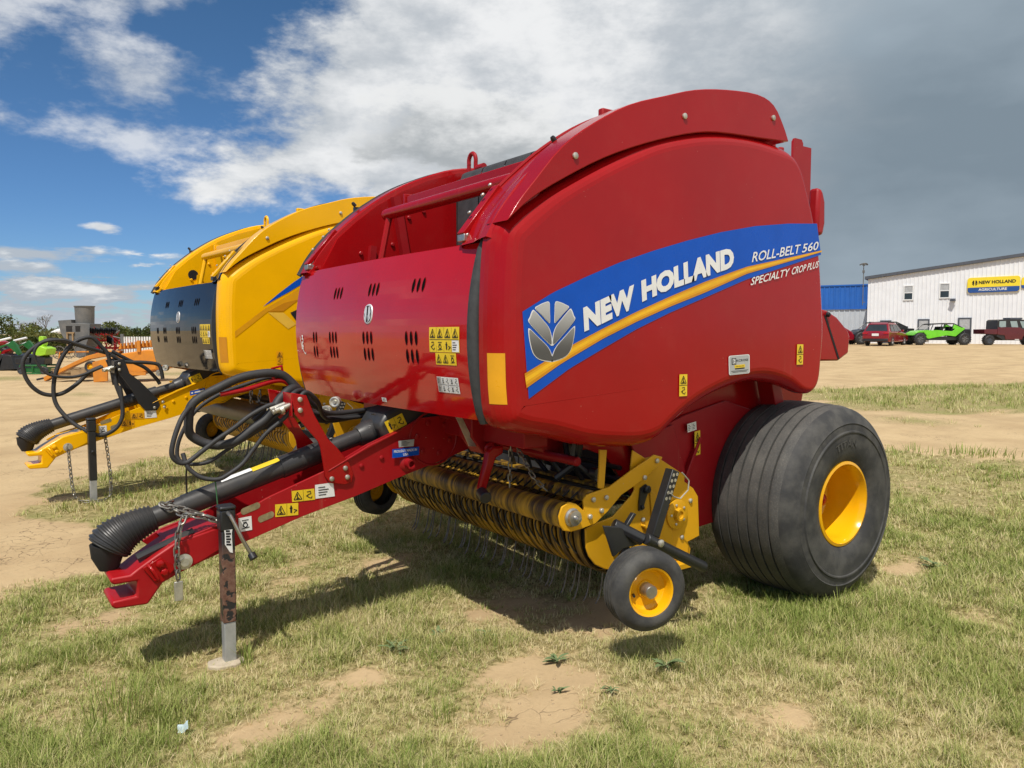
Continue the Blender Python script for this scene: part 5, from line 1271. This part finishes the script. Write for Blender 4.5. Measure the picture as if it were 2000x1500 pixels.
# SUV seen from behind
suv = thing('parked_car', 'dark red SUV seen from its rear right corner by the white building', 'car', place(at_right(25.75, 54.5)), 0)
fw = (Fh*math.cos(math.radians(43)) + Rv*math.sin(math.radians(43))); suv.rotation_euler = (0, 0, math.atan2(fw.y, fw.x))   # local x forward, y left
f = lambda x, z: (x, z)
bp_ = [(-.02, .42), (-.06, .60), (-.03, .95), (.06, 1.02), (.5, 1.03), (1.4, 1.02), (2.9, 1.0), (3.7, .92), (4.3, .80), (4.42, .60), (4.40, .35), (3.9, .28), (.35, .28), (.05, .33)]
MB().prism(bp_, -.90, .90).build('body', 'suv', suv, .07)
cb_ = MB(); lo_ = [(.10, 1.02), (3.15, 1.0)]; hi_ = [(.42, 1.60), (.95, 1.68), (1.9, 1.66), (2.45, 1.58)]
ring0 = [Vector((.06, y, 1.0)) for y in (-.86, .86)] + [Vector((3.2, y, .98)) for y in (.86, -.86)]; ring1 = [Vector((.46, y, 1.58)) for y in (-.66, .66)] + [Vector((2.35, y, 1.58)) for y in (.66, -.66)]; ring2 = [Vector((.8, y, 1.68)) for y in (-.6, .6)] + [Vector((2.0, y, 1.66)) for y in (.6, -.6)]
cb_.strip(ring0, ring1, True).strip(ring1, ring2, True).add(ring2, [(0, 1, 2, 3)]); cb_.build('cabin', 'suv', suv, .03)
def sq(a, b, c, d, o): return [Vector(p)+Vector(o) for p in (a, b, c, d)]
MB().add(sq((.12, -.74, 1.05), (.12, .74, 1.05), (.43, .58, 1.52), (.43, -.58, 1.52), (-.02, 0, .01)), [(0, 1, 2, 3)]).build('rear_window', 'glass', suv)
for s_ in (1, -1):
    for (x0, x1, t0, t1) in ((.55, 1.25, .72, 1.22), (1.33, 2.15, 1.30, 1.95), (2.22, 2.85, 2.02, 2.30)):
        MB().add([(x0, s_*.875, 1.04), (x1, s_*.875, 1.04), (t1, s_*.695, 1.53), (t0, s_*.695, 1.53)], [(0, 1, 2, 3)]).build('side_window', 'glass', suv)
    MB().box((-.035, s_*.70, .90), (.10, .34, .14)).build('tail_lamp', 'tail', suv, .02)
    MB().box((1.4, s_*.62, 1.71), (1.7, .04, .04)).build('roof_rail', 'black', suv)
    MB().box((2.7, s_*.98, 1.08), (.14, .2, .13)).build('mirror', 'suv', suv, .03)
    for x in (.82, 3.52): far_wheel(suv, x, .34, s_*.80, .34, .22, 'alu', False)
MB().box((-.06, 0, .42), (.10, 1.70, .20)).build('bumper', 'black', suv, .03); MB().box((-.075, 0, .80), (.02, .46, .17)).build('licence_plate', 'white', suv)
c3 = thing('parked_car', 'red car mostly hidden behind the rear box of the red baler', 'car', place(at_right(24.15, 60)), RIGHT)
MB().prism([(-2.2, .5), (-2.15, .9), (-1.2, 1.0), (-.6, 1.45), (1.2, 1.45), (2.0, 1.0), (2.2, .7), (2.2, .35), (-2.1, .35)], -.85, .85).build('body', 'suv', c3, .08)
MB().prism([(-1.0, 1.02), (-.55, 1.38), (1.1, 1.38), (1.7, 1.02)], -.86, .86).build('side_window', 'glass', c3)
for x in (-1.4, 1.4): far_wheel(c3, x, .33, -.75, .33, .22, 'alu', False)


# ---------------------------------------------------------------- machinery in the yard on the left
def yard(px, Z, dz=0):                                                  # metres to picture-right at a depth
    v = CAM + Rv*((px-1000)/1500.*Z) + Fh*Z; return (v.x, v.y, hz(v.x, v.y) + dz)


k = 23.4/1500*.16; f = lambda x, y: ((x-1240)*k, (1030-y)*k)
og = thing('farm_implement', 'orange pull type implement with long drawbar, box body and small yellow wheel', 'implement', yard(198.4, 23.4), RIGHT)
MB().prism([f(*p) for p in [(548, 978), (560, 1030), (700, 950), (930, 838), (1100, 765), (1230, 740), (1470, 700), (1490, 660), (1330, 655), (1090, 718), (910, 800)]], -.12, .12).build('drawbar', 'orange', og, .01)
MB().prism([f(*p) for p in [(1232, 790), (1410, 742), (1408, 1018), (1240, 1030)]], -.5, -.44).build('end_plate', 'orange', og, .01)
MB().prism([f(*p) for p in [(1405, 750), (1480, 700), (1860, 640), (1960, 640), (1960, 880), (1420, 1005)]], -.3, .9).build('body', 'orange', og, .03)
o_ = MB().prism([f(*p) for p in [(1490, 640), (1500, 605), (1860, 555), (1960, 545), (1960, 600)]], -.2, .7)
for i in range(9): o_.box((f(1540+i*45, 600-i*5)[0], -.28, f(1540+i*45, 600-i*5)[1]), (.05, .08, .16))
o_.build('top_frame', 'orange', og, .005)
MB().box((f(1760, 560)[0], -.3, f(0, 600)[1]), (.10, .10, .34)).box((f(1660, 930)[0], -.35, f(0, 930)[1]), (.9, .04, .1)).build('bracket', 'orange', og)
MB().tube([(*[f(440, 1010)[0]], 0, f(440, 1010)[1]), (f(560, 985)[0], 0, f(560, 985)[1])], .03, 8).tube([(f(660, 900)[0], -.15, f(0, 900)[1]), (f(686, 1080)[0], -.15, f(0, 1085)[1])], .03, 8).build('hitch', 'black', og)
MB().prism([f(*p) for p in [(750, 985), (1110, 965), (1110, 985), (760, 1010)]], -.3, .3).prism([f(*p) for p in [(880, 890), (1100, 880), (1100, 950), (880, 960)]], -.1, .5).build('skid', 'wood', og)
t_ = MB().lathe([(.10, -.1), (.15, -.115), (.185, -.09), (.195, 0), (.185, .09), (.15, .11), (.10, .1)], (f(1120, 0)[0], .0, f(0, 855)[1]), (0, 1, 0), 24).build('wheel', 'rubber', og); MB().lathe([(.11, -.095), (.09, -.05), (.03, -.08), (.001, -.08)], (f(1120, 0)[0], 0, f(0, 855)[1]), (0, 1, 0), 20).build('rim', 'rim', t_)
# grey feed hopper with a round top
k = 48./1500*.16; f = lambda x, y: ((x-1000)*k, (735-y)*k)
sl = thing('hopper', 'grey steel hopper with a round drum on top and two square openings', 'hopper', yard(160, 48), RIGHT)
MB().prism([f(*p) for p in [(775, 292), (932, 280), (935, 322), (1158, 330), (1152, 480), (1112, 565), (1100, 730), (985, 735), (960, 560), (835, 505), (800, 430)]], -.45, .9).build('tank', 'grey_steel', sl, .02)
MB().lathe([(.52, 0), (.545, .5), (.56, 1.04), (.60, 1.06), (.60, 1.11), (.54, 1.11)], (f(1038, 0)[0], .15, f(0, 330)[1]), (0, 0, 1), 32).build('drum', 'grey_steel', sl)
for x0, x1 in ((872, 944), (985, 1042)):
    h_ = MB().box((f((x0+x1)/2, 0)[0], -.455, f(0, 392)[1]), ((x1-x0)*k, .02, 66*k)).build('opening', 'dark', sl)
    MB().box((f((x0+x1)/2, 0)[0], -.46, f(0, 356)[1]), ((x1-x0)*k+.05, .03, .02)).build('opening_frame', 'grey_steel', h_)
MB().box((f(890, 0)[0], -.5, f(0, 570)[1]), (.09, .09, 260*k)).box((f(955, 0)[0], -.5, f(0, 490)[1]), (.08, .08, 110*k)).box((f(925, 0)[0], -.5, f(0, 440)[1]), (.50, .06, .09)).build('legs', 'wood', sl)
MB().box((f(1075, 0)[0], -.25, f(0, 660)[1]), (.2, .3, 150*k)).build('chute', 'wood', sl)
# green machine with lime chute
k = 28./1500*.16; f = lambda x, y: ((x-540)*k, (935-y)*k)
gm = thing('mower', 'small green machine with a bright lime discharge chute, near the hopper', 'mower', yard(86, 28), RIGHT)
MB().prism([f(*p) for p in [(505, 490), (520, 475), (560, 480), (575, 560), (560, 600), (510, 600)]], -.12, .12).prism([f(*p) for p in [(445, 680), (490, 600), (560, 595), (640, 625), (620, 700), (560, 715), (460, 700)]], -.3, .3).build('chute', 'lime', gm, .02)
g_ = MB()
for a, b in (((330, 830), (640, 830)), ((330, 930), (640, 925)), ((330, 830), (330, 930)), ((480, 830), (480, 930)), ((640, 830), (640, 930))):
    for d in (-.4, .4): g_.tube([(f(*a)[0], d, f(*a)[1]), (f(*b)[0], d, f(*b)[1])], .035, 6)
g_.prism([f(*p) for p in [(350, 860), (640, 850), (630, 910), (360, 915)]], -.38, .38); g_.build('frame', 'green_d', gm)
MB().prism([f(*p) for p in [(420, 820), (440, 720), (560, 715), (600, 740), (590, 820)]], -.25, .25).prism([f(*p) for p in [(250, 740), (420, 730), (420, 800), (250, 810)]], -.3, .2).build('gearbox', 'black', gm, .02)
for x in (350, 625): far_wheel(gm, f(x, 0)[0], .14, -.42, .14, .1, 'trim', False)
# loader front end: bucket and green arms
k = 31./1500*.16; f = lambda x, y: ((x-180)*k, (900-y)*k)
ld = thing('front_loader', 'green front loader with black bucket resting on the dirt, far left', 'loader', yard(29, 31), RIGHT)
MB().prism([f(*p) for p in [(35, 880), (130, 760), (170, 700), (205, 715), (150, 800), (150, 895), (50, 895)]], -.8, .8).prism([f(*p) for p in [(150, 895), (200, 715), (295, 725), (325, 885)]], -.82, .82).build('bucket', 'black', ld, .01)
for d in (-.5, .5):
    MB().prism([f(*p) for p in [(225, 575), (270, 545), (310, 590), (360, 700), (330, 720), (270, 660), (200, 600), (60, 660), (0, 740), (-120, 800), (-120, 760), (0, 690), (60, 630)]], d-.06, d+.06).build('loader_arm', 'green_d', ld)
    MB().tube([(f(80, 550)[0], d, f(80, 550)[1]), (f(240, 512)[0], d, f(240, 512)[1])], .045, 8).tube([(f(60, 650)[0], d, f(60, 650)[1]), (f(235, 570)[0], d, f(235, 570)[1])], .035, 8).build('cylinder', 'white', ld)
MB().prism([f(*p) for p in [(-120, 560), (0, 540), (60, 560), (50, 600), (0, 610), (-120, 640)]], -.3, .3).build('hood', M['tail'], ld, .03)
MB().prism([f(*p) for p in [(30, 720), (90, 660), (180, 640), (190, 660), (100, 700), (50, 745)]], -.2, .2).build('guard', 'red_matt', ld)
for d in (-.8, .8): far_wheel(ld, f(-160, 0)[0], .5, d, .5, .35, 'lime', True)
# hay rake wheels
k = 34./1500*.16; rk = thing('hay_rake', 'wheel hay rake with thin spoked wheels between the green machine and the hopper', 'rake', yard(117, 40), RIGHT)
for i, (x, y, d) in enumerate(((-.05, .48, 0), (.22, .5, .5), (.5, .52, 1.0))):
    w = MB(); r = .32
    w.tube([(x + r*math.cos(a), d + .05*math.sin(a), y + r*math.sin(a)) for a in [2*PI*j/24 for j in range(24)]], .022, 6, True)
    for j in range(14): a = 2*PI*j/14; w.tube([(x, d, y), (x+(r+.08)*math.cos(a), d+.05, y+(r+.08)*math.sin(a))], .008, 4)
    w.build('rake_wheel', 'tine', rk)
MB().tube([(-.4, -.1, .5), (.9, 1.1, .5)], .04, 6).tube([(0, 0, .5), (0, -.1, .0)], .03, 6).build('rake_beam', 'orange', rk)
# red tillage implement
k = 48./1500*.16; f = lambda x, y: ((x-1300)*k, (720-y)*k)
ti = thing('disc_harrow', 'dark red folding tillage implement with black discs, behind the orange implement', 'implement', yard(208, 48), RIGHT)
m_ = MB(); rr_ = random.Random(4)
for i in range(34):
    x = 1170+rr_.random()*280; y = 430+rr_.random()*190; m_.tube([(f(x, y)[0], rr_.uniform(-.6, .8), f(x, y)[1]), (f(x+rr_.uniform(-60, 60), y)[0], rr_.uniform(-.6, .8), f(x, y+rr_.uniform(-90, 90))[1])], rr_.uniform(.025, .05), 5)
for y in (440, 520, 610): m_.box((f(1300, 0)[0], .1, f(0, y)[1]), (1.4, .14, .12))
for x in (1200, 1400): m_.box((f(x, 0)[0], .1, f(0, 590)[1]), (.10, .12, 1.0))
m_.build('frame', 'red_matt', ti)
m_ = MB()
for i in range(16): m_.lathe([(.24, 0), (.15, .04), (.001, .05)], (f(1180+i*18, 0)[0], -.6+.03*i, f(0, 395+(i % 3)*8)[1]), (1, .3, 0), 12)
m_.cyl((f(1175, 0)[0], -.6, f(0, 400)[1]), (f(1460, 0)[0], -.1, f(0, 400)[1]), .04)
for i in range(8): m_.lathe([(.24, 0), (.15, .04), (.001, .05)], (f(1390+i*9, 0)[0], -.7, f(0, 500+i*4)[1]), (1, .3, 0), 12)
m_.build('disc_gang', 'black', ti)
MB().tube([(f(1450, 480)[0], -.6, f(0, 470)[1]), (f(1690, 530)[0], -.6, f(0, 530)[1])], .04, 6).tube([(f(1470, 420)[0], -.4, f(0, 430)[1]), (f(1510, 400)[0], -.4, f(0, 395)[1])], .05, 6).build('hitch_pole', 'grey_steel', ti)
k2 = thing('field_implement', 'faded red field implement behind the orange one, next to the white fence', 'implement', yard(255, 46), RIGHT)
m_ = MB()
for i in range(22): x = rr_.uniform(-.6, .6); m_.tube([(x, rr_.uniform(-.4, .4), rr_.uniform(.35, 1.25)), (x+rr_.uniform(-.3, .3), rr_.uniform(-.4, .4), rr_.uniform(.35, 1.25))], .035, 5)
m_.box((0, 0, .9), (1.4, .1, .1)).box((0, 0, .4), (.1, 1.0, .8)); m_.build('frame', 'red_matt', k2)
for x in (-.5, .5): far_wheel(k2, x, .3, 0, .3, .2, 'trim', False)
# pallet, white tank, fence
pa = MB()
for i in range(5): pa.box((-.5+i*.25, 0, .30+.0*i), (.16, 1.0, .03))
for i in range(3): pa.box((0, -.45+i*.45, .22), (1.2, .08, .1)); pa.box((0, -.45+i*.45, .05), (1.2, .08, .1))
pa.box((0, 0, .14), (1.1, .9, .08)); po_ = pa.build('pallet', 'wood', loc=yard(150, 26)); po_.rotation_euler = (0, 0, RIGHT); tag(po_, 'wooden pallet on the dirt behind the orange drawbar', 'pallet')
tk = MB().tube([(-.75, 0, -.1), (-.6, 0, .06), (-.1, 0, .22), (.4, 0, .34), (.7, 0, .36)], [.05, .16, .24, .26, .12], 14); tko = tk.build('tarpaulin', 'tarp', loc=yard(115, 64, 1.35)); tko.rotation_euler = (0, 0, RIGHT); tag(tko, 'white covered heap showing between trees left of the hopper', 'tarpaulin')
fn = thing('fence', 'white picket fence beside the black front door of the yellow baler', 'fence', yard(283, 42), RIGHT)
m_ = MB()
for i in range(16): m_.box((-1.1+i*.14, 0, .85), (.09, .03, .9))
m_.build('picket_panel', 'tarp', fn); MB().box((-1.2, 0, .85), (.14, .14, 1.2)).build('post', 'grey_steel', fn)


# ---------------------------------------------------------------- trees at the edge of the yard
def leaf_mat(name, c0, c1):
    m, t, b = newmat(name); g = t.nodes.new('ShaderNodeNewGeometry'); k_ = S(t, g.outputs['Random Per Island'])
    c = mixc(t, k_, c0, c1); t.links.new(c, b.inputs['Base Color']); b.inputs['Roughness'].default_value = .7; b.inputs['Specular IOR Level'].default_value = .2
    return m


LM = [leaf_mat('leaf_dark', (.06, .09, .028), (.15, .18, .06)), leaf_mat('leaf_mid', (.13, .165, .05), (.26, .28, .10)), leaf_mat('leaf_pale', (.18, .20, .07), (.32, .32, .14))]


def leafy(name, label, loc, h, w, mt, seed, n=1500, leaf=.17, trunk=True, group='trees at the edge of the yard'):
    r = random.Random(seed); t = thing(name, label, 'tree', loc, 0, group)
    tm = MB(); tm.tube([(0, 0, -.1), (.05, 0, h*.3), (.0, .05, h*.6)], [.06*h**.5, .045*h**.5, .02], 6)
    blobs = []
    for i in range(11):
        a = r.uniform(0, 6.28); q = w*.5*math.sqrt(r.random())*.85; z = h*(.28 + .58*r.random()*(1 - .45*(q/(w*.5)))); p = Vector((q*math.cos(a), q*math.sin(a), z)); blobs.append((p, r.uniform(.16, .27)*min(w, h)))
        tm.tube([(0, 0, h*.25), p*.6 + Vector((0, 0, h*.1)), p], [.03, .02, .008], 4)
    tm.build('trunk', 'bark', t); lf = MB()
    for i in range(n):
        p, q = blobs[i % len(blobs)]; d = Vector((r.gauss(0, 1), r.gauss(0, 1), r.gauss(0, 1))).normalized()*q*r.random()**.4*1.1
        c = p + Vector((d.x*1.15, d.y*1.15, d.z*.8)); c.z = max(c.z, .05*h); u = Vector((r.gauss(0, 1), r.gauss(0, 1), r.gauss(0, 1))).normalized(); v = u.orthogonal().normalized(); s_ = leaf*r.uniform(.5, 1.2)
        lf.add([c-u*s_, c+v*s_*.45, c+u*s_, c-v*s_*.45], [(0, 1, 2, 3)])
    lf.build('crown', LM[mt], t)
    return t


def bare(label, loc, h, seed, col='bark'):
    r = random.Random(seed); t = thing('bare_tree', label, 'tree', loc, 0); m_ = MB()
    def br(p, d, L, rad, lv):
        q = p + d*L; m_.tube([p, (p+q)/2 + Vector((r.gauss(0, .03), r.gauss(0, .03), 0))*L, q], [rad, rad*.85, rad*.65], 4, caps=False)
        if lv:
            for _ in range(3 if lv > 1 else 4):
                nd = (d + Vector((r.gauss(0, .55), r.gauss(0, .55), r.gauss(.12, .25)))).normalized(); br(p + d*L*r.uniform(.6, 1), nd, L*r.uniform(.55, .8), rad*.6, lv-1)
    br(Vector((0, 0, 0)), Vector((0, 0, 1)), h*.32, .09, 5); m_.build('branches', col, t)
    return t


leafy('tree', 'tall dark green tree cut off by the left picture edge', yard(-14, 62), 4.3, 3.4, 0, 1, 1700)
leafy('shrub', 'low green shrub below the pinkish bare sapling', yard(28, 72), 1.9, 4.4, 1, 2, 1500)
bare('thin pinkish bare sapling near the left picture edge', yard(30, 80), 3.7, 3)
bare('broad bare grey tree rising above the bushes left of the hopper', yard(97, 82), 4.9, 8)
leafy('shrub', 'wide green bush in front of the broad bare tree', yard(68, 66), 2.5, 4.6, 1, 5, 1900)
leafy('shrub', 'olive bush below the white heap', yard(116, 60), 2.0, 3.8, 2, 6, 1700)
leafy('shrub', 'dark low bush behind the lime green chute', yard(88, 48), 1.35, 3.6, 0, 7, 1400)
leafy('shrub', 'dense dark bush behind the black loader bucket', yard(40, 50), 1.6, 4.2, 0, 12, 1500)
leafy('shrub', 'green bush just right of the drum of the hopper', yard(200, 74), 2.8, 4.4, 1, 9, 1800)
leafy('tree', 'rounded green tree above the red tillage implement', yard(228, 78), 2.9, 4.0, 1, 10, 1700)
leafy('tree', 'green tree with ragged crown next to the black front door of the yellow baler', yard(270, 74), 2.9, 4.2, 0, 11, 1900)
leafy('shrub', 'bush partly hidden by the yellow baler', yard(305, 76), 2.5, 4.0, 1, 13, 1200)
leafy('shrub', 'pale bush behind the hopper', yard(150, 72), 2.4, 4.4, 2, 14, 1500)


# ---------------------------------------------------------------- small things on the ground
def weed(label, x, y, s_, n, seed, lobed=False):
    r = random.Random(seed); m_ = MB()
    for i in range(n):
        a = 2.4*i + r.uniform(-.4, .4); L = s_*r.uniform(.45, 1.15); el_ = r.uniform(.25, 1.25); ux, uy = math.cos(a), math.sin(a); pts = []; bx, by, bz = r.gauss(0, s_*.12), r.gauss(0, s_*.12), r.uniform(0, s_*.35)
        for j in range(7):
            t = j/6; w = L*(.15 if not lobed else .07+.12*(j % 2))*math.sin(PI*min(.97, t*.9+.08)); o = L*t*math.cos(el_*(1-.7*t)); z = bz + L*t*math.sin(el_)*(1-.55*t)
            pts.append((Vector((bx+ux*o-uy*w, by+uy*o+ux*w, z+.2*w)), Vector((bx+ux*o, by+uy*o, z-.15*w)), Vector((bx+ux*o+uy*w, by+uy*o-ux*w, z+.2*w))))
        m_.strip([p[0] for p in pts], [p[1] for p in pts]); m_.strip([p[1] for p in pts], [p[2] for p in pts])
    o = m_.build('weed', M['weed'], ang=80, loc=(x, y, hz(x, y))); tag(o, label, 'weed'); return o


M['weed'] = mat('weed_leaf', (.16, .22, .085), .7, 0, .4, 30.0)
weed('lobed grey green weed growing alone below the drawbar', 2.29, .526, .085, 13, 1, True)
weed('small leafy weed right of the lobed weed', 2.037, .487, .05, 8, 2)
weed('faint small weed in the soil below the pickup', 1.847, .624, .05, 7, 3)
weed('little weed on the left of the bare cracked soil', 1.952, 1.298, .05, 10, 4)
weed('little weed on the right of the bare cracked soil', 1.776, 1.425, .05, 9, 5)
weed('upright weed right of the bare cracked soil', 1.46, 1.42, .09, 9, 6)
weed('broad weed below the left edge of the small black wheel', 1.75, 1.05, .07, 9, 8)
weed('spiky weed on the soil right of the big tyre', -.98, 1.37, .11, 11, 7, True)
pp = MB().grid(lambda u, v: Vector((.028*(u-.5), .05*(v-.5), .010*math.sin(u*5)+.006*math.cos(v*7)+.028+.02*v)), 4, 5).build('paper_scrap', mat('scrap_paper', (.55, .68, .70), .6), loc=(3.235, .74, hz(3.235, .74))); pp.rotation_euler = (.2, .5, .9)
tag(pp, 'crumpled pale blue paper scrap in the foreground grass', 'litter')


# crumbs of soil and pebbles
r_ = np.random.default_rng(21); n_ = 5200; px_ = r_.uniform(-2.5, 4.1, n_); py_ = r_.uniform(-2.5, 3.2, n_); k_ = r_.random(n_) < 1.1 - cover(px_, py_); px_, py_ = px_[k_], py_[k_]; pz_ = height(px_, py_); n_ = len(px_)
o8 = np.array([[1, 0, 0], [0, 1, 0], [-1, 0, 0], [0, -1, 0], [0, 0, .7], [0, 0, -.7]]); f8 = np.array([[0, 1, 4], [1, 2, 4], [2, 3, 4], [3, 0, 4], [1, 0, 5], [2, 1, 5], [3, 2, 5], [0, 3, 5]])
sz = (.0025 + .006*r_.random(n_)**3)[:, None, None]; V_ = np.stack([px_, py_, pz_], -1)[:, None, :] + o8[None]*sz*r_.uniform(.6, 1.3, (n_, 6, 1))
cm = bpy.data.meshes.new('soil_crumbs'); fast_mesh(cm, V_.reshape(-1, 3), None, (np.arange(n_)[:, None, None]*6 + f8[None]).reshape(-1, 3)); cm.materials.append(mat('crumb', (.46, .34, .20), .95, 0, .4, 3.0))
co__ = bpy.data.objects.new('soil_crumbs', cm); C.objects.link(co__); tag(co__, 'crumbs of dry soil and small pebbles scattered on the bare patches', 'soil crumbs', kind='stuff')

# trees across the road behind the photographer, seen only mirrored in the paint: one far mass
r_ = random.Random(5); m_ = MB()
for i in range(2600):
    y = r_.uniform(-60, 45); h_ = 2.2 + 1.6*math.sin(y*.31) + 1.2*math.sin(y*.83+1); z = r_.uniform(0, max(1.0, h_ + 1.5)); c = Vector((46 + r_.uniform(-2, 2), y, z))
    u = Vector((r_.gauss(0, 1), r_.gauss(0, 1), r_.gauss(0, 1))).normalized(); v = u.orthogonal().normalized(); m_.add([c-u*.6, c+v*.4, c+u*.6, c-v*.4], [(0, 1, 2, 3)])
tag(m_.build('tree_belt', LM[0]), 'far belt of trees across the yard behind the viewpoint, mirrored in the paint', 'tree belt', kind='stuff')
